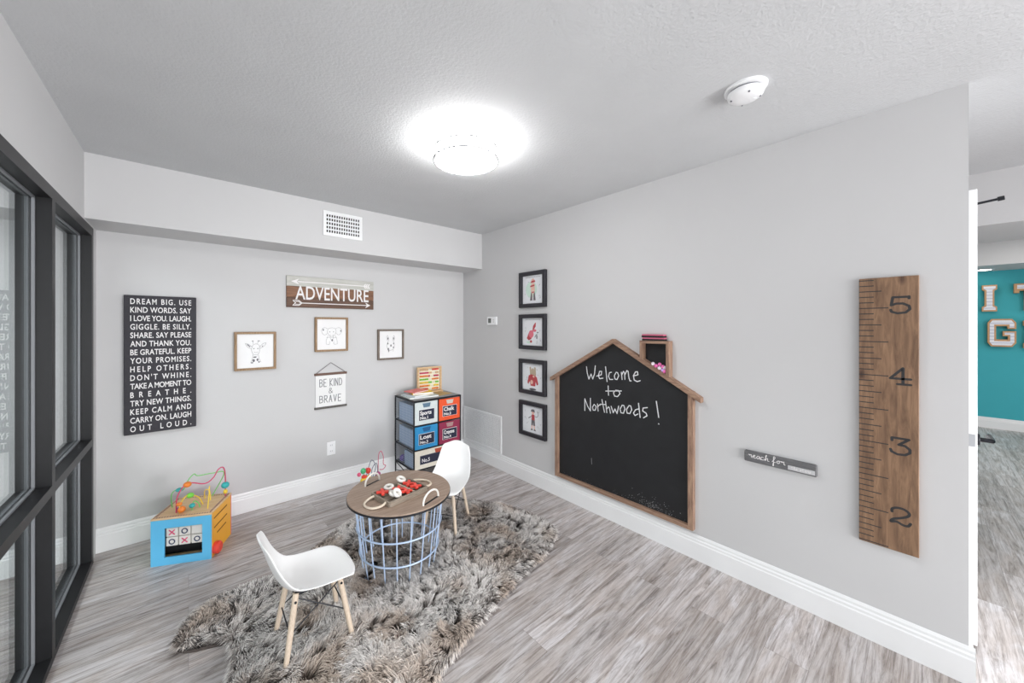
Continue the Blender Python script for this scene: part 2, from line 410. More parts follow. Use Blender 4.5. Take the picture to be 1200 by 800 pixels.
# glazed partition on the left
win = struct(thing('window_1', 'black framed glass partition along the left side of the playroom', 'window', (XL, 1.0, 0)))
del win['label']; del win['category']
ys = [3.2, 2.378, 1.556, 0.734, -0.088, -0.91, -1.732]
FX0, FX1 = -0.545+0.4487, 0.003           # frame depth, local to the partition
def wb(name, lo, hi, m): return MB().box((lo[0], lo[1]-1.0, lo[2]), (hi[0], hi[1]-1.0, hi[2])).build(name, m, win)
for y in ys: 
    wb('mullion', (FX0, y, 0.0), (FX1, y+0.046, 2.036), m_frame)
for i in range(len(ys)-1):
    y0, y1 = ys[i+1]+0.046, ys[i]
    for (z0, z1) in ((1.985, 2.036), (0.72, 0.762), (0.0, 0.03)):
        wb('rail', (FX0, y0, z0), (FX1, y1, z1), m_frame)
    for (z0, z1) in ((0.762, 1.985), (0.03, 0.72)):
        wb('pane', (-0.0600, y0, z0), (-0.0540, y1, z1), m_glass)
        g = MB()
        for yy in ((y0, y0+0.007), (y1-0.007, y1)):
            g.box((-0.053, yy[0]-1, z0), (-0.043, yy[1]-1, z1)); g.box((-0.071, yy[0]-1, z0), (-0.061, yy[1]-1, z1))
        for zz in ((z0, z0+0.007), (z1-0.007, z1)):
            g.box((-0.053, y0-1, zz[0]), (-0.043, y1-1, zz[1])); g.box((-0.071, y0-1, zz[0]), (-0.061, y1-1, zz[1]))
        g.build('gasket', m_gasket, win)
# open door folded back beyond the end of the right wall
door = struct(MB().rbox((0, -0.018, 0.0), (0.82, 0.018, 2.043), 0.002, 1).build('door_1', m_trim, None, (2.70, -0.1415, 0.012)))
hd = MB(); hd.lathe([(0.027, 0), (0.027, 0.006), (0.024, 0.010)], 24, Matrix.Translation((0.06, -0.018, 0.915)) @ Matrix.Rotation(PI/2, 4, 'X'))
hd.tube([(0.06, -0.026, 0.915), (0.06, -0.062, 0.915)], 0.010, 12); hd.tube(smooth_path([(0.055, -0.06, 0.915), (0.10, -0.062, 0.915), (0.17, -0.060, 0.917)]), 0.0095, 12)
hd.build('door_handle', m_blackmetal, door)
MB().box((-0.0015, -0.012, 0.89), (0.0, 0.012, 0.945)).build('latch_plate', m_silver, door)
ca = MB().tube([(0.10, -0.016, 1.996), (0.10, -0.085, 2.004)], 0.0055, 10); ca.tube([(0.10, -0.078, 2.003), (0.10, -0.096, 2.005)], 0.010, 12)
ca.build('door_stop_rod', m_blackmetal, door)
# recessed light under the far soffit
rl = thing('recessed_light', 'small round recessed downlight under the far soffit above the teal wall', 'ceiling light', (8.42, -0.55, 2.221))
MB().lathe([(0.085, -0.006), (0.085, 0), (0.06, 0)], 28).build('trim_ring', m_white, rl)
MB().lathe([(0.062, -0.0045), (0.062, -0.007)], 28).build('lens', emit_mat('downlight_glow', (1, 0.95, 0.85, 1), 12), rl)

# ================================================================== LARGE FURNITURE: TABLE, CHAIRS, RUG
# ---- faux fur rug
RUG = [(-0.04,2.15),(0.05,2.335),(0.25,2.365),(0.454,2.36),(0.62,2.48),(0.80,2.61),(1.0,2.70),(1.2,2.74),(1.45,2.62),(1.65,2.44),(1.84,2.25),
       (1.955,2.0),(1.985,1.73),(1.90,1.60),(1.72,1.52),(1.53,1.475),(1.3,1.43),(1.14,1.39),(0.95,1.335),(0.75,1.26),(0.5,1.2),(0.28,1.33),(0.18,1.55),(0.13,1.75),(0.16,1.92),(0.12,2.02),(0.0,2.075)]
rug_out = [tuple(p)[:2] for p in smooth_path([(x, y, 0) for x, y in RUG], 4, True)]
rug = thing('shaggy_rug', 'grey brown shaggy faux fur rug under the round table and white chairs', 'rug', (0.98, 1.9, 0))
mb = MB().prism([(x-0.98, y-1.9) for x, y in rug_out], 0.0, 0.012); mb.build('backing', mat('rug_backing', rgb(84, 76, 72), 0.95, var=0.2, vscale=30), rug)
def make_fur(N=140000):
    P = np.array(rug_out)
    x0, y0 = P.min(0); x1, y1 = P.max(0)
    pts = rng.uniform((x0, y0), (x1, y1), (int(N*2.2), 2))
    ins = np.zeros(len(pts), bool); Q = np.roll(P, -1, 0)
    dist = np.full(len(pts), 9.0)
    for a, b in zip(P, Q):
        cond = ((a[1] > pts[:, 1]) != (b[1] > pts[:, 1]))
        with np.errstate(divide='ignore', invalid='ignore'):
            xi = (b[0]-a[0])*(pts[:, 1]-a[1])/(b[1]-a[1])+a[0]
        ins ^= cond & (pts[:, 0] < xi)
        ab = b-a; t = np.clip(((pts-a)@ab)/max(ab@ab, 1e-12), 0, 1); dist = np.minimum(dist, np.linalg.norm(pts-(a+t[:, None]*ab), axis=1))
    pts = pts[ins][:N]; dist = dist[ins][:N]; n = len(pts)
    # locks of hair
    K = 3600
    cen = pts[rng.choice(n, K, replace=False)]
    near = np.empty(n, int)
    for i in range(0, n, 4000):
        d = ((pts[i:i+4000, None, :]-cen[None])**2).sum(2); near[i:i+4000] = d.argmin(1)
    def field(p, f, ph):
        return np.sin(p[:, 0]*f+ph)+np.sin(p[:, 1]*f*1.13+ph*1.7)+np.sin((p[:, 0]+p[:, 1])*f*0.77+ph*2.3)+np.sin((p[:, 0]-p[:, 1])*f*0.9+ph*0.6)
    ang = 1.5*field(cen, 5.5, 1.3)+0.55*field(cen, 17, 0.4)+rng.normal(0, 0.75, K)
    dirc = np.stack([np.cos(ang), np.sin(ang)], 1)
    ctr = P.mean(0)
    radial = (pts-ctr); radial /= np.linalg.norm(radial, axis=1)[:, None]+1e-9
    edge = np.clip(1-dist/0.07, 0, 1)[:, None]
    a2 = np.arctan2(dirc[near][:, 1], dirc[near][:, 0])+rng.normal(0, 0.28, n)
    d = np.stack([np.cos(a2), np.sin(a2)], 1)*(1-edge*0.75)+radial*edge*0.75
    d /= np.linalg.norm(d, axis=1)[:, None]+1e-9
    L = rng.uniform(0.046, 0.082, n)*(1-0.25*edge[:, 0])
    lean = rng.uniform(0.62, 0.95, n)
    tipc = cen[near]+dirc[near]*0.050
    z0 = 0.010
    root = np.column_stack([pts, np.full(n, z0)])
    mid = root.copy(); mid[:, :2] += d*(L*0.28)[:, None]; mid[:, 2] = z0+L*0.42
    m2 = root.copy(); m2[:, :2] += d*(L*0.60*lean)[:, None]; m2[:, 2] = z0+L*0.60
    tip = root.copy(); tip[:, :2] += d*(L*0.98*lean)[:, None]; tip[:, 2] = z0+L*rng.uniform(0.42, 0.72, n)
    pull = 0.34*(1-edge)
    m2[:, :2] += (tipc-m2[:, :2])*pull*0.45; tip[:, :2] += (tipc-tip[:, :2])*pull
    tip[:, 2] = np.maximum(tip[:, 2], 0.004)
    dropm = edge[:, 0]; tip[:, 2] = tip[:, 2]*(1-0.75*dropm)+0.003*dropm; m2[:, 2] = m2[:, 2]*(1-0.4*dropm)
    sdir = np.column_stack([-d[:, 1], d[:, 0], np.zeros(n)])
    tw = rng.uniform(-0.6, 0.6, n); sdir[:, 2] = tw
    wd = rng.uniform(0.0009, 0.0018, n)[:, None]
    V = np.stack([root-sdir*wd, root+sdir*wd, mid-sdir*wd, mid+sdir*wd, m2-sdir*wd*0.75, m2+sdir*wd*0.75, tip], 1).reshape(-1, 3)
    V -= np.array([0.98, 1.9, 0])
    base = np.arange(n)*7
    quads = np.stack([base, base+1, base+3, base+2, base+2, base+3, base+5, base+4], 1).reshape(-1)
    tris = np.stack([base+4, base+5, base+6], 1).reshape(-1)
    loops = np.concatenate([quads, tris]).astype(np.int32)
    nq, nt = 2*n, n
    starts = np.concatenate([np.arange(nq)*4, nq*4+np.arange(nt)*3]).astype(np.int32)
    me = bpy.data.meshes.new('fur'); me.vertices.add(len(V)); me.vertices.foreach_set('co', V.reshape(-1).astype(np.float32))
    me.loops.add(len(loops)); me.loops.foreach_set('vertex_index', loops)
    me.polygons.add(nq+nt); me.polygons.foreach_set('loop_start', starts)
    me.polygons.foreach_set('use_smooth', np.ones(nq+nt, bool))
    me.update(calc_edges=True); me.validate()
    def attr(name, arr):
        a = me.attributes.new(name, 'FLOAT', 'POINT'); a.data.foreach_set('value', arr.astype(np.float32))
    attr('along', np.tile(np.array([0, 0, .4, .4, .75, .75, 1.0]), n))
    st = np.clip(0.21+0.10*field(pts, 4.3, 1.9)+0.06*field(pts, 13.0, 0.9)+rng.normal(0, 0.16, K)[near]+rng.normal(0, 0.20, n)-0.12*edge[:, 0], 0, 1)
    attr('strand', np.repeat(st, 7))
    pf = 0.52+0.09*field(pts, 7.0, 0.2)+0.15*field(pts, 21.0, 2.2)+rng.normal(0, 0.05, n)
    attr('patch', np.repeat(np.clip(pf, 0, 1), 7))
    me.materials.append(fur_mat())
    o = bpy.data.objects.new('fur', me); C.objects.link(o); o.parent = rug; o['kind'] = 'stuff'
make_fur()

# ---- round wire basket table
TZ = 0.455
tb = thing('basket_table', 'low round wooden table on a pale blue wire basket base', 'table', (0.978, 2.020, 0.0))
top = MB().lathe([(0.296, TZ-0.018), (0.300, TZ-0.015), (0.300, TZ-0.003), (0.297, TZ)], 72).build('tabletop', m_tabletop, tb)
MB().lathe([(0.3015, TZ-0.017), (0.3015, TZ-0.006)], 72).build('edge_band', m_blackmetal, tb)
def rz(z): return 0.207+(0.262-0.207)*min(1, max(0, z/0.43))**0.8
for z in (0.012, 0.135, 0.275, 0.428):
    MB().torus(rz(z), 0.0048, 64, 8, Matrix.Translation((0, 0, z))).build('wire_ring', m_wire, tb)
NW = 20
for k in range(NW):
    a = 2*PI*(k+0.35)/NW
    MB().tube([((rz(z)-0.006)*math.cos(a), (rz(z)-0.006)*math.sin(a), z) for z in (0.010, 0.08, 0.16, 0.25, 0.34, 0.436)], 0.0038, 8).build('wire', m_wire, tb)
wf = MB()
for k in range(-4, 5):
    y = k*0.045; h = math.sqrt(max(0, 0.205**2-y*y)); wf.tube([(-h, y, 0.012), (h, y, 0.012)], 0.003, 6); 
wf.build('base_grid', m_wire, tb)
for (p, q) in (((-0.144, 0.178), (-0.037, 0.219)), ((0.011, -0.262), (0.135, -0.216))):
    p = Vector((*p, TZ)); q = Vector((*q, TZ)); c = (p+q)/2; d = (q-p)/2
    arc = [c-d*math.cos(t)+Vector((0, 0, 0.058*math.sin(t)**0.8 if 0 < t < PI else 0)) for t in [PI*i/16 for i in range(17)]]
    arc = [p]+arc[1:-1]+[q]
    h = MB().tube(arc, 0.0055, 10).build('handle', m_ringwhite, tb)
    nn = Vector((-d.y, d.x, 0)).normalized()*0.006
    sl = MB().prism([tuple((v)[:2]) for v in (p+d*0.12-nn, q-d*0.04-nn, q-d*0.04+nn, p+d*0.12+nn)], TZ, TZ+0.0012).build('handle_slot', m_dark, tb)

# ---- child chairs
def shell_mesh():
    prof = [(0.158,0.288,0.112,0.0),(0.172,0.300,0.128,0.0),(0.155,0.312,0.143,0.004),(0.09,0.311,0.150,0.014),(0.02,0.304,0.151,0.024),(-0.04,0.300,0.148,0.033),
            (-0.09,0.304,0.145,0.040),(-0.128,0.324,0.141,0.042),(-0.150,0.360,0.137,0.036),(-0.166,0.40,0.131,0.028),(-0.180,0.44,0.124,0.023),
            (-0.193,0.485,0.115,0.019),(-0.206,0.522,0.102,0.014),(-0.212,0.542,0.080,0.008),(-0.215,0.549,0.054,0.004)]
    n = len(prof); NW_ = 10; vs = []; fs = []
    for i, (x, z, hw, lift) in enumerate(prof):
        a = prof[max(i-1, 0)]; b = prof[min(i+1, n-1)]
        t = Vector((b[0]-a[0], 0, b[1]-a[1])).normalized(); nr = Vector((t.z, 0, -t.x))
        if nr.z < 0 and i < 6: nr = -nr
        if nr.x < 0 and i >= 6: nr = -nr
        for k in range(NW_+1):
            u = -1+2*k/NW_
            p = Vector((x, u*hw, z))+nr*lift*abs(u)**2.4
            if i <= 2: p.x -= 0.028*abs(u)**3
            if i >= n-2: p.z -= 0.02*abs(u)**3
            vs.append(p)
    for i in range(n-1):
        for k in range(NW_): fs.append((i*(NW_+1)+k, i*(NW_+1)+k+1, (i+1)*(NW_+1)+k+1, (i+1)*(NW_+1)+k))
    return MB().add(vs, fs, True)
def make_chair(label, loc, rz_):
    t = thing('shell_chair', label, 'chair', loc, (0, 0, rz_), 'white shell chairs on the rug')
    s = shell_mesh().build('seat_shell', m_shell, t)
    md = s.modifiers.new('thickness', 'SOLIDIFY'); md.thickness = 0.008; md.offset = -1
    sb = s.modifiers.new('smooth', 'SUBSURF'); sb.levels = 2; sb.render_levels = 2
    tops = {}; 
    for sx in (1, -1):
        for sy in (1, -1):
            a = Vector((sx*0.088, sy*0.080, 0.296)); b = Vector((sx*0.138, sy*0.122, 0.0))
            tops[(sx, sy)] = (a, b)
            pts = [a.lerp(b, f) for f in (0, 0.3, 0.7, 1.0)]
            leg = MB().tube(pts, [0.0125, 0.0125, 0.0115, 0.0095], 14).build('leg', m_dowel, t)
            MB().tube([a.lerp(b, 0.10)+Vector((0, sy*0.006, 0)), a.lerp(b, 0.10)+Vector((0, sy*0.0155, 0))], 0.005, 10).build('screw', m_blackmetal, leg)
    def at(k, f): return tops[k][0].lerp(tops[k][1], f)
    for sy in (1, -1):
        MB().tube([at((1, sy), 0.06), at((-1, sy), 0.52)], 0.0028, 8).build('brace', m_blackmetal, t)
        MB().tube([at((-1, sy), 0.06), at((1, sy), 0.52)], 0.0028, 8).build('brace', m_blackmetal, t)
    for sx in (1, -1):
        MB().tube([at((sx, 1), 0.52), at((sx, -1), 0.52)], 0.0028, 8).build('brace', m_blackmetal, t)
        MB().tube([at((sx, 1), 0.06), at((sx, 0-1), 0.06)], 0.0028, 8).build('brace', m_blackmetal, t)
    for sy in (-1, 1): MB().rbox((-0.095, sy*0.079-0.009, 0.286), (0.095, sy*0.079+0.009, 0.297), 0.003).build('seat_bracket', m_blackmetal, t)
    return t
c1 = make_chair('white shell chair nearer the glass partition, seen from its side', (0.440, 1.787, 0.012), math.radians(-1))
c2 = copy_thing(c1, (1.418, 2.183, 0.012), (0, 0, math.radians(215)), 'white shell chair behind the table, beside the storage bins')

# ================================================================== STORAGE RACK AND BINS
RX0, RX1, RY0, RY1, RZ = 1.575, 2.090, 2.970, 3.350, 0.757
rk = thing('storage_rack', 'black metal storage rack with three rows of fabric bins in the corner', 'storage rack', ((RX0+RX1)/2, (RY0+RY1)/2, 0))
w2, d2 = (RX1-RX0)/2, (RY1-RY0)/2; T = 0.011
for sx in (-1, 1):
    for sy in (-1, 1):
        MB().rbox((sx*w2-T/2 if sx < 0 else sx*w2-T/2, sy*d2-T/2, 0.0), (sx*w2+T/2, sy*d2+T/2, RZ-0.004), 0.003, 2).build('post', m_blackmetal, rk)
levels = [0.115, 0.300, 0.524]
for z in levels:
    r = MB()
    for sx in (-1, 1):
        r.rbox((sx*w2-T/2, -d2, z-0.006), (sx*w2+T/2, d2, z+0.006), 0.002, 1)
    for sy in (-1, 1): r.rbox((-w2, sy*d2-T/2, z-0.006), (w2, sy*d2+T/2, z+0.006), 0.002, 1)
    r.build('shelf_frame', m_blackmetal, rk)
    MB().box((-w2+0.004, -d2+0.004, z+0.000), (w2-0.004, d2-0.004, z+0.005)).build('shelf_panel', m_blackmetal, rk)
tp = MB().rbox((-w2-0.006, -d2-0.006, RZ-0.016), (w2+0.006, d2+0.006, RZ), 0.004, 2); tp.build('top_frame', m_blackmetal, rk)
MB().box((-w2+0.010, -d2+0.012, RZ), (w2-0.010, d2-0.010, RZ+0.003)).build('top_panel', mat('grey_board', rgb(150, 150, 150), 0.5, var=0.05), rk)
MB().rbox((-0.006, -d2-0.004, 0.300), (0.006, -d2+0.006, RZ-0.012), 0.002, 1).build('divider_post', m_blackmetal, rk)
for sx in (-1, 1):
    x = MB(); x.tube([(sx*w2, -d2, 0.02), (sx*w2, d2, 0.108)], 0.004, 8); x.tube([(sx*w2, d2, 0.02), (sx*w2, -d2, 0.108)], 0.004, 8)
    x.build('cross_brace', m_blackmetal, rk)
    g = MB()
    for i in range(1, 16):
        y = -d2+2*d2*i/16
        for (za, zb) in ((0.13, 0.29), (0.31, 0.515), (0.535, 0.735)): g.tube([(sx*w2, y, za), (sx*w2, y, zb)], 0.0009, 5)
    for (za, zb) in ((0.13, 0.29), (0.31, 0.515), (0.535, 0.735)):
        for i in range(9): g.tube([(sx*w2, -d2+0.008, za+(zb-za)*i/8), (sx*w2, d2-0.008, za+(zb-za)*i/8)], 0.0009, 5)
    g.build('mesh_side', mat('mesh_wire', rgb(206, 214, 226), 0.4, metal=0.2), rk)
m_binbody = mat('grey_blue_fabric', rgb(150, 172, 200), 0.9, bump=0.3, bscale=500)
def fabric(nm, c): return mat(nm, c, 0.9, var=0.05, vscale=40, bump=0.25, bscale=600)
def fbin(label, x0, x1, z0, z1, fab, lines, wide=False, hcol=None):
    t = thing('fabric_bin', label, 'storage bin', ((x0+x1)/2, RY0-0.004, z0), group='fabric bins in the storage rack')
    h = z1-z0; ww = (x1-x0)/2; dd = 0.22 if wide else 0.33
    b = MB(); b.box((-ww+0.004, 0.012, 0.0), (ww-0.004, dd, 0.006))
    b.box((-ww+0.004, 0.012, 0), (-ww+0.010, dd, h*0.82)); b.box((ww-0.010, 0.012, 0), (ww-0.004, dd, h*0.82)); b.box((-ww+0.004, dd-0.006, 0), (ww-0.004, dd, h*0.82))
    b.build('bin_body', m_binbody, t)
    f = MB().rbox((-ww, 0, 0), (ww, 0.012, h), 0.004, 2).build('front_panel', fab, t)
    M_ = Matrix.Rotation(PI/2, 4, 'X')
    hw = 0.042
    MB().prism([(-hw*0.75, h-0.050), (hw*0.75, h-0.050), (hw, h-0.012), (-hw, h-0.012)], 0.0, 0.0035, M_).build('handle_cutout', hcol or m_slot, t)
    lw = ww*0.66 if not wide else ww*0.78
    la, lb = (h*0.20, h*0.66) if not wide else (h*0.26, h*0.70)
    lbz = MB().box((-lw-0.003, -0.003, la-0.003), (lw+0.003, 0.0, lb+0.003)).build('label_border', m_whitepaint if not wide else m_slot, t)
    lp = MB().box((-lw, -0.0045, la), (lw, -0.003, lb)).build('label_plate', mat('label_navy', rgb(34, 38, 62), 0.7, var=0.1), t)
    tx = MB()
    if wide: text(tx, lines[0], -lw*0.92, -lw*0.50, la+(lb-la)*0.22, la+(lb-la)*0.66, 0.0052, 0.02, None, M_)
    else:
        text(tx, lines[0], -lw*0.88, lw*0.62, la+(lb-la)*0.52, la+(lb-la)*0.90, 0.0052, 0.03, None, M_)
        text(tx, lines[1], -lw*0.86, lw*0.16, la+(lb-la)*0.10, la+(lb-la)*0.36, 0.0052, 0.03, None, M_)
    tx.build('label_lettering', m_whitepaint, t)
    return t
xm = (RX0+RX1)/2
fbin('pale grey bin with dark label, top row left of the rack', RX0+0.008, xm-0.008, 0.530, 0.738, fabric('silver_fabric', rgb(214, 222, 222)), ('Sports', 'No.1'), hcol=mat('bluegrey', rgb(96, 124, 146), 0.8))
fbin('orange bin with dark label, top row right of the rack', xm+0.008, RX1-0.008, 0.530, 0.738, fabric('orange_fabric', rgb(236, 92, 52)), ('Chalk', 'No.2'), hcol=mat('palegrey', rgb(206, 198, 190), 0.8))
fbin('bright blue bin with dark label, middle row left of the rack', RX0+0.008, xm-0.008, 0.306, 0.514, fabric('blue_fabric', rgb(52, 146, 202)), ('Lost', 'No.3'), hcol=mat('midblue', rgb(36, 98, 150), 0.8))
fbin('maroon bin with dark label, middle row right of the rack', xm+0.008, RX1-0.008, 0.306, 0.514, fabric('maroon_fabric', rgb(146, 48, 78)), ('Crayons', 'No.4'), hcol=mat('dustyrose', rgb(176, 140, 140), 0.8))
fbin('wide cream bin with dark label along the rack bottom row', RX0+0.008, RX1-0.008, 0.121, 0.292, fabric('cream_fabric', rgb(232, 226, 212)), ('No.5',), True, hcol=mat('rust', rgb(176, 74, 52), 0.8))

# ---- things on and in the rack
ZT = RZ+0.003
bk = [((0.300, 0.235, 0.012), rgb(226, 232, 228), -6, 'wide pale grey sheet pad at the bottom of the book pile', (1.735, 3.150)),
      ((0.235, 0.190, 0.016), rgb(206, 214, 220), 10, 'pale blue grey book second from the bottom of the pile', (1.720, 3.155)),
      ((0.200, 0.165, 0.018), rgb(240, 200, 40), -14, 'yellow book near the top of the pile on the rack', (1.745, 3.145)),
      ((0.185, 0.150, 0.010), rgb(240, 132, 128), 16, 'coral pink book on top of the pile on the rack', (1.705, 3.165))]
z = ZT
for (dx, dy, dz), c, rot, lab, (x, y) in bk:
    t = thing('book', lab, 'book', (x, y, z), (0, 0, math.radians(rot)), 'books piled on the rack')
    cv = MB(); cv.rbox((-dx/2, -dy/2, 0), (dx/2, dy/2, 0.002), 0.0008, 1); cv.rbox((-dx/2, -dy/2, dz-0.002), (dx/2, dy/2, dz), 0.0008, 1); cv.rbox((-dx/2, -dy/2, 0), (-dx/2+0.003, dy/2, dz), 0.0008, 1)
    cv.build('cover', mat('cover_'+str(len(lab)), c, 0.5), t)
    MB().box((-dx/2+0.003, -dy/2+0.003, 0.002), (dx/2-0.004, dy/2-0.003, dz-0.002)).build('pages', m_paper, t)
    z += dz
tag(MB().rbox((-0.085, -0.085, 0), (0.085, 0.085, 0.004), 0.0015, 1).build('cork_mat', mat('gold_board', rgb(196, 162, 106), 0.6, var=0.1, vscale=30), None, (1.955, 3.13, ZT), (0, 0, 0.2)), 'gold brown square mat lying flat on the rack top', 'mat')
ab = thing('abacus', 'wooden bead abacus standing on the rack against the wall', 'abacus', (1.915, 3.275, ZT), (0, 0, math.radians(-4)))
aw, ah = 0.128, 0.262
fr = MB()
for sx in (-1, 1): fr.rbox((sx*aw-0.009, -0.014, 0.0), (sx*aw+0.009, 0.014, ah), 0.004)
fr.rbox((-aw, -0.012, ah-0.018), (aw, 0.012, ah), 0.004); fr.rbox((-aw-0.01, -0.045, 0), (aw+0.01, 0.045, 0.016), 0.004)
fr.build('frame', m_ply, ab)
MB().box((-aw+0.009, 0.006, 0.02), (aw-0.009, 0.010, ah-0.02)).build('back_panel', mat('pale_yellow_board', rgb(246, 242, 218), 0.6), ab)
bc = [m_red, m_orange_bead, m_yellow, m_green, m_orange_bead, m_redwire, m_ply]
for r in range(7):
    zz = 0.036+r*0.033
    MB().tube([(-aw, -0.005, zz), (aw, -0.005, zz)], 0.0016, 6).build('rod', m_silver, ab)
    for k in range(9):
        MB().ball((-aw+0.026+k*0.0195+(0.04 if k > 4+(r % 3) else 0), -0.005, zz), 0.0098, 10).build('bead', bc[(r+(k > 4)) % 7], ab)
tag(MB().ball((0, 0, 0.033), 0.033, 20).build('purple_ball', m_purple, None, (1.612, 3.262, 0.1205)), 'purple ball behind the wide cream bin at the rack bottom left', 'ball')
g = thing('toy_dinosaur', 'lime green toy poking out at the rear of the pale grey top bin', 'toy', (1.64, 3.10, 0.5365))
gb = MB(); gb.tube(smooth_path([(-0.015, 0.10, 0.05), (-0.01, 0.05, 0.075), (0, 0, 0.085), (0.0, -0.05, 0.06), (0.0, -0.085, 0.05)]), 0.020, 12)
for a in (-0.03, 0.05): gb.tube([(0, a, 0.075), (0, a, 0.0)], 0.010, 10)
gb.build('toy_body', mat('lime_plastic', rgb(166, 214, 84), 0.4), g)

# ================================================================== ACTIVITY CUBE (left) AND BEAD MAZE
CUX, CUY = 0.107, 2.827      # near front corner
fdir = Vector((-0.905, 0.425, 0)).normalized(); sdir_ = Vector((0.425, 0.905, 0)).normalized()
CW, CD, CHh = 0.311, 0.285, 0.285
cc = Vector((CUX, CUY, 0))+fdir*CW/2+sdir_*CD/2
cube = thing('activity_cube', 'blue and orange wooden activity cube with bead maze by the partition', 'toy', (cc.x, cc.y, 0), (0, 0, math.atan2(-fdir.y, -fdir.x)))
h2, e2 = CW/2, CD/2
fp = MB(); wx0, wx1, wz0, wz1 = -0.088, 0.108, 0.045, 0.222
fp.box((-h2, -e2, 0), (h2, -e2+0.010, wz0)); fp.box((-h2, -e2, wz1), (h2, -e2+0.010, CHh-0.012)); fp.box((-h2, -e2, wz0), (wx0, -e2+0.010, wz1)); fp.box((wx1, -e2, wz0), (h2, -e2+0.010, wz1))
fp.build('front_panel', m_blue, cube)
MB().box((-h2, -e2+0.010, 0), (-h2+0.010, e2, CHh-0.012)).build('side_panel', mat('side_green', rgb(120, 190, 120), 0.45), cube)
MB().box((-h2, e2-0.010, 0), (h2, e2, CHh-0.012)).build('back_panel', m_pinkish, cube)
sp = MB().box((h2-0.010, -e2+0.010, 0), (h2, e2-0.010, CHh-0.012)).build('side_panel', m_orange, cube)
for (ya, yb, zz) in ((-0.105, 0.075, 0.232), (-0.105, 0.075, 0.172), (-0.065, 0.060, 0.122)):
    MB().rbox((h2-0.001, ya, zz-0.004), (h2+0.0012, yb, zz+0.004), 0.0009, 1).build('slot', mat('slot_brown', rgb(122, 66, 22), 0.8), sp)
kn = MB().lathe([(0.034, 0), (0.036, 0.008), (0.036, 0.026), (0.028, 0.034)], 28).build('turning_knob', m_red, cube, (h2, -e2+0.045, 0.045), (0, PI/2, 0))
MB().box((-h2+0.01, -e2+0.09, 0.004), (h2-0.01, e2-0.01, 0.012)).build('base_panel', m_ply, cube)
MB().box((-h2+0.01, -e2+0.10, 0.012), (h2-0.01, -e2+0.104, CHh-0.02)).build('inner_panel', m_dark, cube)
# tic tac toe blocks turning behind the window
bw = (wx1-wx0)/3; sym = ['X', 'O', '', 'O', 'X', 'O']
for r in range(2):
    zc = wz1-0.034-r*0.057
    MB().tube([(wx0-0.004, -e2+0.034, zc), (wx1+0.004, -e2+0.034, zc)], 0.003, 8).build('rod', m_ply, cube)
    for k in range(3):
        xc = wx0+bw*(k+0.5); s_ = sym[r*3+k]
        b = MB().rbox((-bw*0.46, -0.022, -0.026), (bw*0.46, 0.022, 0.026), 0.003).build('game_block', m_ringwhite, cube, (xc, -e2+0.036, zc), (0, 0, 0))
        M_ = Matrix.Translation((0, -0.0222, 0)) @ Matrix.Rotation(PI/2, 4, 'X')
        if s_ == 'X':
            MB().stroke([(-0.013, -0.013), (0.013, 0.013)], 0.007, 0, 0.001, M_).stroke([(-0.013, 0.013), (0.013, -0.013)], 0.007, 0, 0.001, M_).build('mark', m_pinkish, b)
        elif s_ == 'O':
            MB().stroke([(0.014*math.cos(2*PI*i/20), 0.014*math.sin(2*PI*i/20)) for i in range(21)], 0.006, 0, 0.001, M_).build('mark', m_navy, b)
tpz = MB().rbox((-h2-0.002, -e2-0.002, CHh-0.012), (h2+0.002, e2+0.002, CHh), 0.003, 1).build('top_panel', m_ply, cube)
ds = MB()
for k in range(22):
    x = -h2+0.010+k*(CW-0.02)/21
    for yy in (-e2+0.012, e2-0.018): ds.prism([(x-0.003, yy-0.006), (x+0.003, yy-0.003), (x+0.003, yy+0.006), (x-0.003, yy+0.003)], CHh, CHh+0.0008)
for k in range(19):
    y = -e2+0.026+k*(CD-0.05)/18
    for xx in (-h2+0.012, h2-0.012): ds.prism([(xx-0.006, y-0.003), (xx+0.006, y-0.003), (xx+0.006, y+0.003), (xx-0.006, y+0.003)], CHh, CHh+0.0008)
ds.build('border_dashes', mat('plum_paint', rgb(112, 72, 98), 0.6), tpz)
def wirepart(pts, m, parent, r=0.0032, name='wire'): return MB().tube(smooth_path(pts, 7), r, 8).build(name, m, parent)
H0 = CHh
wirepart([(0.108, -0.075, H0), (0.104, -0.05, H0+0.07), (0.098, -0.03, H0+0.115), (0.096, -0.02, H0+0.12)], m_yellow, cube)
wirepart([(-0.03, -0.10, H0), (-0.028, -0.10, H0+0.05), (-0.01, -0.06, H0+0.09), (0.03, -0.02, H0+0.06), (0.05, 0.0, H0)], m_yellow, cube)
wirepart([(-0.055, -0.085, H0), (-0.05, -0.08, H0+0.10), (-0.02, -0.03, H0+0.155), (0.05, 0.02, H0+0.125), (0.095, 0.03, H0+0.155), (0.115, 0.05, H0+0.20), (0.135, 0.075, H0+0.20), (0.140, 0.09, H0+0.13), (0.138, 0.095, H0)], m_redwire, cube, 0.0036)
wirepart([(-0.118, 0.0, H0), (-0.118, -0.01, H0+0.08), (-0.09, -0.02, H0+0.115), (-0.06, 0.0, H0+0.105), (-0.045, 0.03, H0+0.155), (-0.02, 0.045, H0+0.185), (0.0, 0.05, H0+0.17), (0.07, 0.09, H0+0.165), (0.125, 0.11, H0+0.15), (0.05, 0.12, H0)], m_greenwire, cube)
wirepart([(0.022, -0.07, H0), (0.022, -0.07, H0+0.028), (0.03, -0.06, H0+0.05), (0.045, -0.045, H0+0.03), (0.05, -0.04, H0)], m_greenwire, cube)
wirepart([(0.02, 0.09, H0), (0.03, 0.07, H0+0.06), (0.06, 0.06, H0+0.06), (0.07, 0.05, H0)], m_yellow, cube)
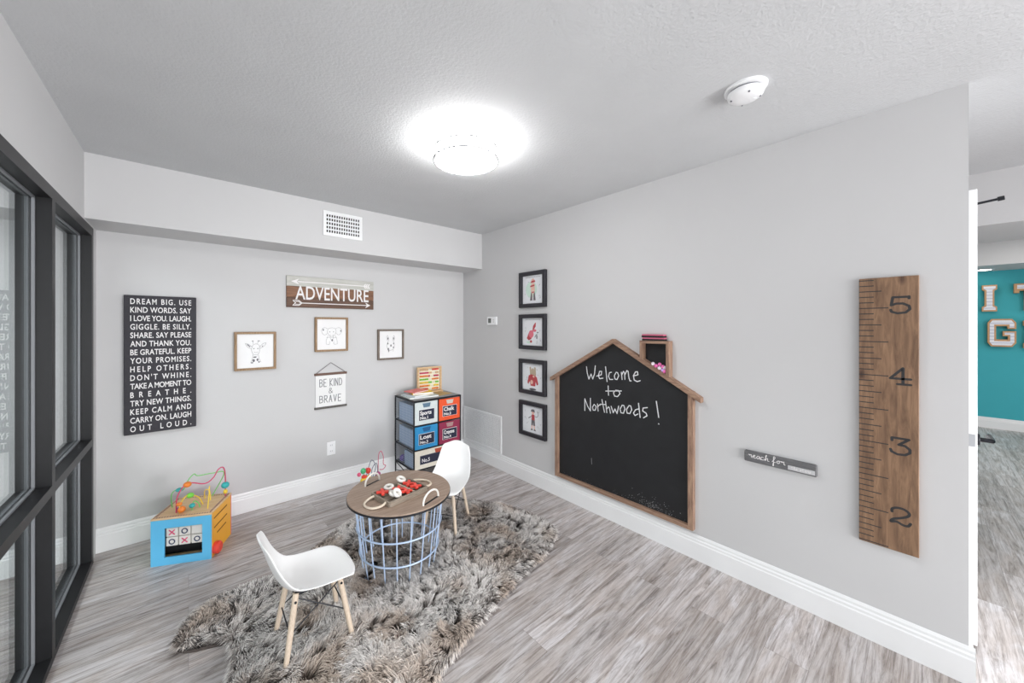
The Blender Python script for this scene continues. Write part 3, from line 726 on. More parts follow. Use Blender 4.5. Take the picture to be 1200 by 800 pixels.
for (p, r, m, sz) in (((-0.022, -0.095, H0+0.022), 0.021, m_orange_bead, 0.9), ((-0.032, -0.10, H0+0.058), 0.016, m_orange_bead, 0.7), ((0.0, -0.045, H0+0.083), 0.020, m_green, 0.8),
                      ((0.022, -0.07, H0+0.028), 0.016, m_teal_bead, 0.9), ((-0.022, -0.03, H0+0.148), 0.022, m_orange_bead, 0.8), ((-0.075, -0.01, H0+0.112), 0.020, m_teal_bead, 0.6),
                      ((0.139, 0.092, H0+0.075), 0.024, m_teal_bead, 0.9), ((0.139, 0.095, H0+0.030), 0.013, m_yellow, 1.2), ((-0.05, -0.06, H0+0.012), 0.015, m_purple, 0.8)):
    MB().ball(p, r, 14, None, sz).build('bead', m, cube)
bm_ = thing('bead_maze', 'small bead maze with looping coloured wires on the floor behind the table', 'toy', (1.140, 2.86, 0))
MB().rbox((-0.13, -0.085, 0), (0.13, 0.085, 0.018), 0.006).build('base', m_ply, bm_)
wirepart([(-0.105, 0.0, 0.018), (-0.10, 0.0, 0.12), (-0.085, 0.0, 0.25), (-0.05, 0.0, 0.31), (-0.03, 0.0, 0.24), (-0.04, 0.0, 0.10), (-0.03, 0, 0.018)], m_redwire, bm_, 0.003)
wirepart([(-0.07, 0.04, 0.018), (-0.05, 0.03, 0.20), (0.0, 0.02, 0.355), (0.04, 0.01, 0.30), (0.01, 0.0, 0.22), (0.05, -0.01, 0.26), (0.03, -0.03, 0.34), (-0.01, -0.02, 0.28), (0.01, -0.03, 0.10), (0.02, -0.03, 0.018)], mat('slate_wire', rgb(98, 104, 124), 0.4), bm_, 0.003)
wirepart([(0.055, 0.0, 0.018), (0.06, 0.0, 0.25), (0.065, 0.0, 0.39), (0.09, 0.0, 0.42), (0.112, 0.0, 0.37), (0.112, 0.0, 0.31), (0.135, 0, 0.29), (0.11, 0.0, 0.265), (0.075, 0.0, 0.27)], m_redwire, bm_, 0.003)
wirepart([(-0.11, -0.05, 0.018), (-0.12, -0.05, 0.10), (-0.09, -0.05, 0.15), (-0.06, -0.05, 0.018)], mat('cobalt_wire', rgb(76, 92, 190), 0.4), bm_, 0.003)
for (p, r, m, sz) in (((-0.085, -0.03, 0.222), 0.034, m_yellow, 0.9), ((-0.085, -0.03, 0.255), 0.026, m_red, 0.5), ((-0.083, 0, 0.292), 0.024, mat('mint_bead', rgb(84, 190, 130), 0.35), 1.0), ((-0.035, 0, 0.285), 0.024, m_red, 1.0),
                      ((-0.03, 0, 0.235), 0.018, m_yellow, 0.9), ((-0.125, -0.01, 0.275), 0.018, m_pinkish, 0.9), ((0.060, 0, 0.235), 0.024, mat('mauve_bead', rgb(178, 84, 134), 0.35), 0.9)):
    MB().ball(p, r, 14, None, sz).build('bead', m, bm_)
bm_.scale = (0.86, 0.86, 0.98)

# ================================================================== TIC TAC TOE TRAY ON THE TABLE
tq = Vector((0.952, 1.966, TZ)); ta = math.atan2(1.906-1.863, 1.087-0.843)
tray = thing('game_tray', 'grey wooden tic tac toe tray with rope handles on the round table', 'tray', tuple(tq), (0, 0, ta))
tl, tw_, thh = 0.130, 0.088, 0.030
MB().box((-tl, -tw_, 0), (tl, tw_, 0.006)).build('tray_floor', m_tray, tray)
for sx in (-1, 1): MB().rbox((sx*tl-0.005, -tw_, 0), (sx*tl+0.005, tw_, thh), 0.0015, 1).build('end_wall', m_tray, tray)
for sy in (-1, 1): MB().rbox((-tl, sy*tw_-0.005, 0), (tl, sy*tw_+0.005, thh), 0.0015, 1).build('side_wall', m_tray, tray)
for k in (-1, 1):
    MB().box((k*tl/3-0.003, -tw_+0.005, 0.006), (k*tl/3+0.003, tw_-0.005, thh-0.002)).build('divider', m_cream, tray)
    MB().box((-tl+0.005, k*tw_/3-0.0025, 0.006), (tl-0.005, k*tw_/3+0.0025, 0.014)).build('divider', m_tray, tray)
for s in (-1, 1):
    pts = [(s*(tl+0.004), 0.058, 0.020), (s*(tl+0.030), 0.062, 0.016), (s*(tl+0.068), 0.050, 0.008), (s*(tl+0.086), 0.010, 0.007), (s*(tl+0.074), -0.036, 0.007), (s*(tl+0.036), -0.060, 0.012), (s*(tl+0.004), -0.056, 0.020)]
    MB().tube(smooth_path(pts, 7), 0.0062, 10).build('rope_handle', m_cream, tray)
Mt = Matrix.Translation(tq) @ Matrix.Rotation(ta, 4, 'Z')
def piece_o(i, j, dx, dy, dz, tilt, label):
    p = Mt @ Vector((i*tl*2/3+dx, j*tw_*2/3+dy, dz))
    o = MB().tube([(0.0205*math.cos(2*PI*k/28), 0.0205*math.sin(2*PI*k/28), 0) for k in range(28)], 0.0095, 10, True).build('ring_piece', m_ringwhite, None, tuple(p), tilt)
    tag(o, label, 'game piece', 'white rings in the game tray')
piece_o(1, 1, -0.02, 0.022, 0.046, (0.3, 0.25, 0), 'white ring leaning on the far rim of the game tray')
piece_o(0, 1, -0.03, 0.008, 0.034, (0.1, -0.1, 0), 'white ring lying in the far middle of the game tray')
piece_o(-1, -0.35, 0.028, -0.004, 0.034, (0.15, 0.2, 0), 'white ring lying at the near end left of the tilted one')
piece_o(-0.35, -1, -0.022, 0.012, 0.041, (0.75, 0.55, 0), 'white ring tilted on its edge by the near side of the tray')
def piece_x(i, j, dx, dy, dz, rz_, label):
    p = Mt @ Vector((i*tl*2/3+dx, j*tw_*2/3+dy, dz))
    m = MB()
    for a in (PI/4, -PI/4): m.rbox((-0.034, -0.0085, -0.007), (0.034, 0.0085, 0.0075 if a > 0 else 0.0065), 0.002, 1, Matrix.Rotation(a, 4, 'Z'))
    o = m.build('cross_piece', m_red, None, tuple(p), (0.08, 0.05, ta+rz_)); tag(o, label, 'game piece', 'red crosses in the game tray')
piece_x(-1, 0.7, 0.0, 0.006, 0.030, 0.3, 'red cross at the far left corner of the game tray')
piece_x(0, 0.25, 0.0, 0.0, 0.028, 0.1, 'red cross in the centre of the game tray')
piece_x(0, -1, 0.012, 0.012, 0.029, 0.5, 'red cross at the near middle beside the tilted white ring')
piece_x(1, 0.45, -0.006, 0.0, 0.030, 0.0, 'red cross in the right end nearest the leaning ring')
piece_x(1, -0.75, 0.0, 0.008, 0.030, 0.35, 'red cross in the near right corner of the game tray')

# ================================================================== RIGHT WALL
CY, CZ = 1.449, 0.77
hb = thing('house_chalkboard', 'large house shaped chalkboard with a wooden frame and white chalk writing', 'chalkboard', (XR, CY, CZ), ROT_R)
xl, xr_, zb, ze, za = -0.545, 0.545, 0.180-CZ, 1.018-CZ, 1.335-CZ
zl = ze
MB().prism([(xl+0.01, zb+0.01), (xr_-0.01, zb+0.01), (xr_-0.01, zl), (0, za-0.012), (xl+0.01, zl)], 0.0, 0.012).build('board', m_slate, hb)
MB().box((xl, zb, 0), (xl+0.030, zl+0.02, 0.036)).build('side_post', m_boardframe, hb)
MB().box((xr_-0.030, zb, 0), (xr_, zl+0.02, 0.036)).build('side_post', m_boardframe, hb)
MB().box((xl+0.030, zb, 0), (xr_-0.030, zb+0.026, 0.036)).build('bottom_rail', m_boardframe_h, hb)
for s in (-1, 1):
    ex = 0.592; dz_ = ex*0.578
    MB().prism([(0, za-0.016), (0, za+0.014), (s*ex, za+0.014-dz_), (s*ex, za-0.016-dz_)], 0.0, 0.046).build('roof_plank', m_boardframe_h, hb)
STR = [[(-0.245, 0.353), (-0.238, 0.304), (-0.223, 0.258), (-0.203, 0.3), (-0.188, 0.262), (-0.172, 0.304), (-0.165, 0.367)], [(-0.153, 0.289), (-0.112, 0.303), (-0.109, 0.329), (-0.127, 0.328), (-0.138, 0.294), (-0.127, 0.272), (-0.098, 0.279)], [(-0.076, 0.368), (-0.063, 0.257)], [(-0.026, 0.331), (-0.043, 0.326), (-0.051, 0.297), (-0.04, 0.276), (-0.015, 0.279)], [(0.012, 0.335), (-0.003, 0.308), (0.002, 0.284), (0.019, 0.282), (0.033, 0.312), (0.023, 0.333), (0.012, 0.335)], [(0.053, 0.339), (0.059, 0.287)], [(0.057, 0.321), (0.07, 0.347), (0.079, 0.335), (0.081, 0.29)], [(0.081, 0.323), (0.096, 0.355), (0.106, 0.35), (0.111, 0.308), (0.119, 0.284), (0.129, 0.285)], [(0.145, 0.321), (0.179, 0.333), (0.176, 0.354), (0.161, 0.352), (0.146, 0.324), (0.151, 0.294), (0.173, 0.285), (0.195, 0.294)], [(-0.054, 0.226), (-0.051, 0.157)], [(-0.074, 0.185), (0.053, 0.203)], [(0.009, 0.203), (-0.01, 0.182), (-0.001, 0.158), (0.023, 0.158), (0.043, 0.183), (0.03, 0.203), (0.009, 0.203)], [(-0.261, 0.005), (-0.261, 0.099), (-0.234, 0.043), (-0.209, 0.011), (-0.209, 0.11)], [(-0.175, 0.069), (-0.19, 0.044), (-0.184, 0.022), (-0.165, 0.025), (-0.157, 0.053), (-0.175, 0.069)], [(-0.146, 0.077), (-0.14, 0.023)], [(-0.143, 0.055), (-0.127, 0.074), (-0.12, 0.072)], [(-0.107, 0.116), (-0.085, 0.023)], [(-0.12, 0.079), (-0.072, 0.083)], [(-0.076, 0.108), (-0.065, 0.024)], [(-0.066, 0.052), (-0.051, 0.071), (-0.043, 0.063), (-0.035, 0.026)], [(-0.029, 0.078), (-0.012, 0.033), (0.002, 0.064), (0.019, 0.033), (0.032, 0.091)], [(0.06, 0.102), (0.043, 0.071), (0.05, 0.045), (0.07, 0.045), (0.081, 0.078), (0.073, 0.101), (0.06, 0.102)], [(0.113, 0.108), (0.093, 0.077), (0.098, 0.051), (0.119, 0.052), (0.133, 0.081), (0.126, 0.107), (0.113, 0.108)], [(0.183, 0.096), (0.161, 0.086), (0.146, 0.06), (0.157, 0.045), (0.179, 0.06)], [(0.183, 0.135), (0.195, 0.039)], [(0.246, 0.116), (0.216, 0.108), (0.213, 0.087), (0.238, 0.076), (0.244, 0.06), (0.219, 0.041)], [(0.308, 0.169), (0.324, 0.064)], [(0.323, 0.022), (0.325, 0.02)]]
for a, b in ((0, 9), (9, 12), (12, 26), (26, 28)):
    ck = MB()
    for st in STR[a:b]: ck.stroke(st, 0.0068, 0.012, 0.0126)
    ck.build('chalk_word', m_chalk, hb)
sm = MB()
for i in range(130):
    x = random.gauss(0.27, 0.07); y = zb+0.03+abs(random.gauss(0, 0.035)); r = random.uniform(0.0008, 0.0028)
    if y < zb+0.2: sm.prism([(x+r*math.cos(2*PI*k/6), y+r*math.sin(2*PI*k/6)) for k in range(6)], 0.012, 0.0123)
for i in range(90):
    x = random.uniform(xl+0.04, xr_-0.04); y = zb+0.028+abs(random.gauss(0, 0.012)); r = random.uniform(0.0006, 0.0018)
    sm.prism([(x+r*math.cos(2*PI*k/6), y+r*math.sin(2*PI*k/6)) for k in range(6)], 0.012, 0.0123)
sm.stroke([(-0.20, -0.355), (-0.197, -0.40)], 0.004, 0.012, 0.0123)
sm.build('chalk_smudges', mat('chalk_dust', rgb(150, 150, 152), 0.95), hb)

def roofz(y): return za+CZ+0.014-abs(CY-y)*0.578
cb = thing('chalk_box', 'small open wooden box standing on the chalkboard roof like a chimney', 'box', (XR, 1.137, 1.2), ROT_R)
ya, yb_ = 1.235-1.137, 1.040-1.137        # world y offsets: left, right
lx, rx = -ya, -yb_
zt = 1.345-1.2; dpt = 0.058
zl_, zr_ = roofz(1.235)-1.2+0.001, roofz(1.040)-1.2+0.001
tt = 0.018
sl_ = (zr_-zl_)/(rx-lx)
MB().prism([(lx+tt, zl_+sl_*tt), (rx-tt, zr_-sl_*tt), (rx-tt, zt-tt), (lx+tt, zt-tt)], 0, 0.006).build('back_panel', m_slate, cb)
MB().prism([(lx, zl_), (lx+tt, zl_+sl_*tt), (lx+tt, zt-tt), (lx, zt-tt)], 0, dpt).build('side_panel', m_boardframe, cb)
MB().prism([(rx-tt, zr_-sl_*tt), (rx, zr_), (rx, zt-tt), (rx-tt, zt-tt)], 0, dpt).build('side_panel', m_boardframe, cb)
MB().box((lx, zt-tt, 0), (rx, zt, dpt)).build('top_panel', m_boardframe_h, cb)
MB().prism([(lx+tt, zl_+sl_*tt), (lx+tt+0.11, zl_+sl_*(tt+0.11)), (rx-tt, zr_-sl_*tt), (rx-tt, zr_-sl_*tt+0.004), (lx+tt, zl_+sl_*tt+0.004)], 0.006, dpt).build('floor_panel', m_boardframe_h, cb)
egg = [mat('chalk_pink', rgb(238, 120, 186), 0.8), mat('chalk_lilac', rgb(206, 170, 232), 0.8), mat('chalk_white', rgb(240, 232, 240), 0.8)]
pos = [(1.148, 0, 1, 2, 'white chalk ball highest up the slope in the chalk box'), (1.128, 0, 1, 0, 'hot pink chalk ball beside the highest white one'), (1.106, 1, 1, 0, 'pink chalk ball on top of the pile beside the left slope'),
       (1.105, 0, 1, 2, 'white chalk ball low in the middle of the pile'), (1.084, 1, 1, 0, 'pink chalk ball topmost of the pile in the chalk box'), (1.083, 0, 1, 1, 'lilac chalk ball in the middle of the bottom row'),
       (1.0735, 1, 1, 2, 'white chalk ball on top against the right side of the box'), (1.071, 0, 1, 0, 'pink chalk ball in the bottom right corner of the box')]
for (y, lev, _, ci, lab) in pos:
    zc = roofz(y)+0.0165+lev*0.0225
    o = MB().ball((0, 0, 0), 0.0122, 14).build('chalk_ball', egg[ci], None, (XR-0.0445+lev*0.006, y, zc)); tag(o, lab, 'chalk', 'chalk balls in the chalk box')
for k, lab in enumerate(('lower pink and black chalkboard eraser on the chalk box', 'upper pink and black chalkboard eraser stacked on the other')):
    er = thing('chalkboard_eraser', lab, 'eraser', (XR-0.030, 1.146+k*0.003, 1.345+k*0.0215), (0, 0, 0), 'stacked erasers')
    MB().rbox((-0.025, -0.074, 0), (0.025, 0.074, 0.0115), 0.002, 1).build('felt', m_dark, er)
    MB().rbox((-0.024, -0.073, 0.0115), (0.024, 0.073, 0.0210), 0.002, 1).build('grip', mat('eraser_pink', rgb(206, 104, 132), 0.6), er)

# growth chart ruler
rl_ = thing('growth_chart', 'tall stained wooden ruler growth chart with black marks and numbers', 'growth chart', (XR, 0.097, 1.055), ROT_R)
hw_, z0_, z1_ = 0.0905, 0.449-1.055, 1.661-1.055
MB().rbox((-hw_, z0_, 0), (hw_, z1_, 0.020), 0.002, 1).build('plank', m_ruler, rl_)
tk = 0
for inch in range(18, 66):
    z = inch*0.0254-1.055
    if z > z1_-0.004 or z < z0_+0.003: continue
    ln = 0.092 if inch % 6 == 0 else (0.071 if inch % 3 == 0 else 0.047)
    MB().box((-hw_, z-0.0021, 0.0195), (-hw_+ln, z+0.0021, 0.0203)).build('tick_mark', m_ink, rl_)
DG = {'5': [[(0.86, 1.0), (0.14, 1.0), (0.06, 0.50), (0.30, 0.60), (0.62, 0.60), (0.90, 0.44), (0.94, 0.24), (0.74, 0.04), (0.36, 0.0), (0.08, 0.10), (0.04, 0.22)], [(0.9, 0.90), (0.9, 1.02)]],
      '4': [[(0.62, 0.0), (0.62, 1.0), (0.02, 0.34), (0.98, 0.34)], [(0.36, 0.0), (0.98, 0.0)]],
      '3': [[(0.10, 0.82), (0.10, 1.0), (0.90, 1.0), (0.42, 0.60), (0.72, 0.58), (0.94, 0.40), (0.94, 0.20), (0.72, 0.03), (0.36, 0.0), (0.08, 0.12), (0.03, 0.26)]],
      '2': [[(0.10, 0.70), (0.12, 0.88), (0.34, 1.0), (0.66, 1.0), (0.90, 0.84), (0.86, 0.64), (0.56, 0.44), (0.18, 0.26), (0.05, 0.06), (0.32, 0.14), (0.62, 0.02), (0.86, 0.04), (0.97, 0.22)]]}
for dch, zc in (('5', 1.534), ('4', 1.222), ('3', 0.913), ('2', 0.606)):
    m = MB()
    for st in DG[dch]:
        P = [(0.006+0.062*u, zc-1.055-0.035+0.071*v) for u, v in st]
        if dch in '532' and len(P) > 3: P = [tuple(q)[:2] for q in smooth_path([(a, b, 0) for a, b in P], 4)] if dch == '2' else P
        m.stroke(P, 0.0095, 0.0195, 0.0205)
    m.build('number', m_ink, rl_)
# small sign block
sg = thing('script_sign', 'small grey wooden block sign with white script below the chart', 'sign', (XR, 0.487, 0.7195), ROT_R)
sg['label'] = 'small grey wooden block sign with white script left of the tall ruler'
MB().rbox((-0.152, -0.029, 0), (0.152, 0.029, 0.024), 0.003, 1).build('block', wood('grey_block', [rgb(84, 84, 86), rgb(104, 104, 106), rgb(122, 122, 124)], 0, 20, 8), sg)
SCR = {'r': [[(0, .45), (.15, .5), (.2, .35), (.35, .5), (.45, .45), (.45, .1), (.6, 0)]], 'e': [[(0, .2), (.3, .3), (.4, .5), (.2, .5), (.1, .2), (.3, 0), (.6, .1)]],
       'a': [[(.5, .45), (.2, .5), (.05, .2), (.25, 0), (.5, .4), (.5, .05), (.7, 0)]], 'c': [[(.45, .45), (.2, .5), (.05, .2), (.25, 0), (.6, .1)]],
       'h': [[(0, .1), (.25, .8), (.3, 1.0), (.18, .9), (.1, 0), (.3, .45), (.45, .4), (.45, .05), (.65, 0)]],
       'f': [[(0, .1), (.4, .8), (.35, 1.05), (.2, .9), (.2, -.5), (.1, -.5), (.2, 0), (.5, .1)]], 'o': [[(.3, .5), (.05, .3), (.2, 0), (.45, .2), (.3, .5), (.7, .4)]],
       't': [[(.2, .9), (.2, .05), (.4, 0)], [(0, .6), (.45, .6)]], 's': [[(.45, .45), (.15, .45), (.15, .3), (.4, .2), (.3, 0), (.0, .05)]]}
def script(mb, s, x, y, sc, wd, z0, z1, M=None):
    for ch in s:
        if ch == ' ': x += 0.5*sc; continue
        for st in SCR[ch]: mb.stroke([tuple(q)[:2] for q in smooth_path([(x+u*sc, y+v*sc, 0) for u, v in st], 3)], wd, z0, z1, M)
        x += 0.62*sc
    return x
m = MB(); script(m, 'reach for', -0.132, -0.004, 0.0295, 0.0030, 0.0235, 0.0246); m.build('lettering', m_whitepaint, sg)
MB().rbox((0.040, -0.022, 0.023), (0.146, 0.000, 0.0262), 0.001, 1).build('light_strip', mat('strip_white', rgb(198, 198, 200), 0.6), sg)
m = MB(); script(m, 'the stars', 0.054, -0.015, 0.0145, 0.0014, 0.026, 0.0266); m.build('lettering', m_whitepaint, sg)
# thermostat and return grille
th_ = thing('thermostat', 'white thermostat with grey screen beside the framed drawings', 'thermostat', (XR, 2.845, 1.497), ROT_R)
MB().rbox((-0.072, -0.043, 0), (0.072, 0.043, 0.024), 0.006).build('body', m_white, th_)
MB().rbox((-0.052, -0.022, 0.0235), (-0.004, 0.026, 0.0248), 0.0006, 1).build('screen', mat('lcd', rgb(96, 100, 98), 0.3), th_)
for k in range(2): MB().rbox((0.022, 0.004-k*0.022, 0.0235), (0.044, 0.016-k*0.022, 0.0262), 0.001, 1).build('button', mat('button_grey', rgb(214, 214, 214), 0.4), th_)
gr = thing('return_air_grille', 'large white return air grille low in the corner behind the rack', 'air grille', (XR, 3.03, 0.345), ROT_R)
gw, gh = 0.325, 0.190
f = MB()
f.rbox((-gw, gh-0.026, 0), (gw, gh, 0.010), 0.003, 1); f.rbox((-gw, -gh, 0), (gw, -gh+0.026, 0.010), 0.003, 1)
f.rbox((-gw, -gh+0.02, 0), (-gw+0.026, gh-0.02, 0.010), 0.003, 1); f.rbox((gw-0.026, -gh+0.02, 0), (gw, gh-0.02, 0.010), 0.003, 1); f.build('frame', m_trim, gr)
MB().box((-gw+0.02, -gh+0.02, 0), (gw-0.02, gh-0.02, 0.0015)).build('backing', m_slot, gr)
lv = MB()
nx, nz = 34, 20
for i in range(nx+nz):
    pass
for i in range(nz+1):
    z = -gh+0.026+(2*gh-0.052)*i/nz; lv.box((-gw+0.024, z-0.0045, 0.002), (gw-0.024, z+0.0045, 0.007))
for i in range(nx+1):
    x = -gw+0.026+(2*gw-0.052)*i/nx; lv.box((x-0.0045, -gh+0.024, 0.002), (x+0.0045, gh-0.024, 0.0068))
lv.build('grid', m_trim, gr)
# black framed character drawings
m_redp = mat('red_print', rgb(186, 76, 82), 0.8); m_skin = mat('skin_print', rgb(232, 190, 176), 0.8); m_greyp = mat('grey_print', rgb(112, 106, 110), 0.8); m_pinkp = mat('pink_print', rgb(222, 120, 136), 0.8); m_sandp = mat('sand_print', rgb(186, 170, 148), 0.8); m_mint = mat('mint_print', rgb(206, 228, 216), 0.8)
def ell(cx, cy, rx, ry, n=20): return [(cx+rx*math.cos(2*PI*k/n), cy+ry*math.sin(2*PI*k/n)) for k in range(n)]
PZ = 0.0105
def dark_frame(label, y0, y1, z0, z1, art):
    cy, cz = (y0+y1)/2, (z0+z1)/2; hx, hz = (y1-y0)/2, (z1-z0)/2
    t = thing('picture_frame', label, 'framed picture', (XR, cy, cz), ROT_R, 'black framed drawings')
    f = MB(); b = 0.036; D = 0.034
    f.rbox((-hx, hz-b, 0), (hx, hz, D), 0.004, 1); f.rbox((-hx, -hz, 0), (hx, -hz+b, D), 0.004, 1); f.rbox((-hx, -hz+b-0.004, 0), (-hx+b, hz-b+0.004, D), 0.004, 1); f.rbox((hx-b, -hz+b-0.004, 0), (hx, hz-b+0.004, D), 0.004, 1)
    f.build('frame', m_black, t)
    pic = MB().box((-hx+b-0.004, -hz+b-0.004, 0.002), (hx-b+0.004, hz-b+0.004, PZ)).build('print', mat('print_paper', rgb(232, 234, 238), 0.7), t)
    art(pic)
    hdr = MB()
    for k in range(9):
        x = -0.09+k*0.0205; hdr.stroke([(x, 0.112), (x+0.012, 0.112+random.uniform(-0.002, 0.002))], 0.0042, PZ, PZ+0.0006)
    hdr.build('caption_marks', m_greyink, pic)
    sc_ = MB()
    for k in range(16):
        x, y = random.uniform(-0.1, 0.1), random.uniform(-0.1, 0.08)
        if abs(x) < 0.05: continue
        sc_.stroke([(x, y), (x+random.uniform(-.012, .012), y+random.uniform(-.012, .012)), (x+random.uniform(-.014, .014), y+random.uniform(-.014, .014))], 0.0018, PZ, PZ+0.0005)
    sc_.build('background_lines', m_greyink, pic)
def P_(polys, m, name, pic, k=0):
    b = MB()
    for i, p in enumerate(polys): b.prism(p, PZ, PZ+0.0006+0.0003*k+0.00002*i)
    b.build(name, m, pic)
def art1(pic):
    P_([ell(-0.02, 0.0, 0.07, 0.075)], m_mint, 'pale_patch', pic)
    P_([ell(0.0, 0.078, 0.020, 0.022), [(-0.024, -0.01), (0.024, -0.01), (0.02, 0.055), (-0.02, 0.055)], [(-0.022, -0.09), (-0.006, -0.09), (-0.004, -0.01), (-0.022, -0.01)], [(0.008, -0.09), (0.024, -0.09), (0.022, -0.01), (0.004, -0.01)]], m_skin, 'figure', pic, 1)
    P_([[(-0.03, 0.06), (0.03, 0.066), (0.022, 0.082), (-0.018, 0.078)], [(-0.034, 0.022), (0.02, 0.030), (0.022, 0.044), (-0.03, 0.036)], [(-0.018, -0.02), (0.02, -0.02), (0.0, -0.036)]], m_redp, 'red_clothes', pic, 2)
    P_([[(-0.036, -0.10), (-0.006, -0.10), (-0.008, -0.045), (-0.022, -0.02), (-0.026, -0.045)], [(0.006, -0.10), (0.034, -0.10), (0.026, -0.045), (0.022, -0.02), (0.008, -0.045)]], m_greyp, 'boots', pic, 2)
def art2(pic):
    P_([[(-0.06, -0.03), (-0.075, -0.06), (-0.05, -0.078), (-0.02, -0.066), (0.0, -0.03), (-0.01, 0.0), (-0.04, 0.006)], ell(-0.022, -0.088, 0.013, 0.012)], m_redp, 'red_body', pic, 1)
    P_([[(-0.005, 0.01), (0.005, 0.055), (0.028, 0.082), (0.038, 0.085), (0.036, 0.05), (0.02, 0.03), (0.008, 0.0)]], m_redp, 'red_wing', pic, 1)
    P_([ell(-0.02, -0.02, 0.03, 0.035), ell(0.022, 0.012, 0.022, 0.012)], m_pinkp, 'pink_body', pic, 2)
    P_([[(0.02, -0.05), (0.03, -0.05), (0.05, -0.02), (0.04, -0.02)], ell(0.05, -0.045, 0.009, 0.02), ell(0.06, -0.005, 0.012, 0.006)], m_greyink, 'grey_leaves', pic, 1)
    P_([ell(-0.05, -0.096, 0.03, 0.010)], m_mint, 'pale_patch', pic)
def art3(pic):
    P_([[(-0.04, 0.085), (-0.024, 0.092), (-0.004, 0.02), (-0.018, -0.01), (-0.034, 0.02)], [(0.02, 0.02), (0.016, 0.09), (0.036, 0.088), (0.04, 0.02), (0.028, -0.01)], ell(0.0, 0.04, 0.02, 0.04)], m_sandp, 'hair', pic, 1)
    P_([[(-0.055, -0.07), (-0.066, -0.055), (-0.05, 0.01), (-0.02, 0.022), (0.02, 0.018), (0.05, 0.0), (0.068, -0.06), (0.052, -0.072), (0.036, -0.04), (0.03, -0.082), (-0.026, -0.082), (-0.036, -0.04)]], m_redp, 'red_cape', pic, 2)
    P_([ell(-0.012, -0.048, 0.016, 0.02), ell(0.012, 0.005, 0.012, 0.01)], m_skin, 'pale_front', pic, 3)
    P_([ell(0.0, -0.112, 0.042, 0.010)], m_greyp, 'ground', pic, 1)
def art4(pic):
    P_([ell(0.0, 0.062, 0.017, 0.018), [(-0.018, -0.088), (-0.006, -0.088), (-0.004, -0.05), (-0.02, -0.05)], [(0.012, -0.088), (0.024, -0.088), (0.022, -0.05), (0.008, -0.05)]], m_skin, 'figure', pic, 1)
    P_([[(-0.028, 0.07), (0.024, 0.066), (0.016, 0.092), (-0.016, 0.09)], [(-0.02, -0.055), (-0.002, -0.055), (0.0, -0.02), (0.006, -0.055), (0.026, -0.055), (0.022, -0.005), (-0.018, -0.005)], [(-0.03, -0.10), (-0.002, -0.10), (-0.004, -0.088), (-0.02, -0.086)], [(0.010, -0.10), (0.038, -0.10), (0.026, -0.086), (0.012, -0.088)], [(-0.058, 0.0), (-0.032, 0.012), (-0.030, 0.022), (-0.054, 0.010)]], m_greyp, 'hat_and_trousers', pic, 2)
    P_([[(-0.018, -0.008), (0.022, -0.008), (0.018, 0.044), (-0.014, 0.044)]], m_redp, 'red_shirt', pic, 2)
    b = MB(); b.stroke([(0.016, 0.032), (0.04, 0.028), (0.056, 0.034), (0.064, 0.052), (0.060, 0.072), (0.05, 0.08)], 0.004, PZ, PZ+0.001); b.stroke([(-0.014, 0.034), (-0.036, 0.014)], 0.004, PZ, PZ+0.001); b.build('arms', m_greyp, pic)
dark_frame('black framed drawing of a standing figure in red, top of the column', 2.108, 2.437, 1.612, 1.941, art1)
dark_frame('black framed drawing of a red winged creature, second from the top', 2.108, 2.440, 1.229, 1.551, art2)
dark_frame('black framed drawing of a figure in a red cape, third from the top', 2.108, 2.440, 0.821, 1.138, art3)
dark_frame('black framed drawing of a figure in hat and boots, lowest of the column', 2.106, 2.437, 0.434, 0.752, art4)

# ================================================================== BACK WALL
ds_ = thing('word_canvas', 'tall black canvas sign with rows of white capital lettering', 'sign', (-0.1415, YB, 1.1855), ROT_B)
cw, chh = 0.1835, 0.461
MB().rbox((-cw, -chh, 0), (cw, chh, 0.030), 0.003, 1).build('canvas', m_signblack, ds_)
LN = ['DREAM BIG. USE', 'KIND WORDS. SAY', 'I LOVE YOU. LAUGH.', 'GIGGLE. BE SILLY.', 'SHARE. SAY PLEASE', 'AND THANK YOU.', 'BE GRATEFUL. KEEP', 'YOUR PROMISES.', 'HELP OTHERS.', "DON'T WHINE.",
      'TAKE A MOMENT TO', 'BREATHE.', 'TRY NEW THINGS.', 'KEEP CALM AND', 'CARRY ON. LAUGH', 'OUT LOUD.']
for i, s in enumerate(LN):
    pitch = (0.880)/15.62; zt_ = 0.440-i*pitch
    m = MB(); text(m, s, -0.153, 0.156, zt_-0.0365, zt_, 0.0305, 0.014, 0.66); m.build('lettering', m_whitepaint, ds_)
av = thing('adventure_sign', 'plank sign with white word ADVENTURE between two arrows', 'sign', (0.985, YB, 1.731), ROT_B)
aw_ = 0.367
MB().rbox((-aw_, 0.046, 0), (aw_, 0.131, 0.018), 0.002, 1).build('plank', m_greyplank, av)
MB().rbox((-aw_, -0.045, 0), (aw_, 0.045, 0.018), 0.002, 1).build('plank', m_cedar, av)
MB().rbox((-aw_, -0.131, 0), (aw_, -0.046, 0.018), 0.002, 1).build('plank', m_cedar_dark, av)
m = MB(); text(m, 'ADVENTURE', -0.302, 0.318, -0.062, 0.050, 0.0195, 0.012); m.build('lettering', m_whitepaint, av)
m = MB(); zz = 0.085
m.stroke([(-0.28, zz), (0.30, zz)], 0.008, 0.018, 0.0192); m.prism([(-0.335, zz), (-0.275, zz+0.024), (-0.29, zz), (-0.275, zz-0.024)], 0.018, 0.0194)
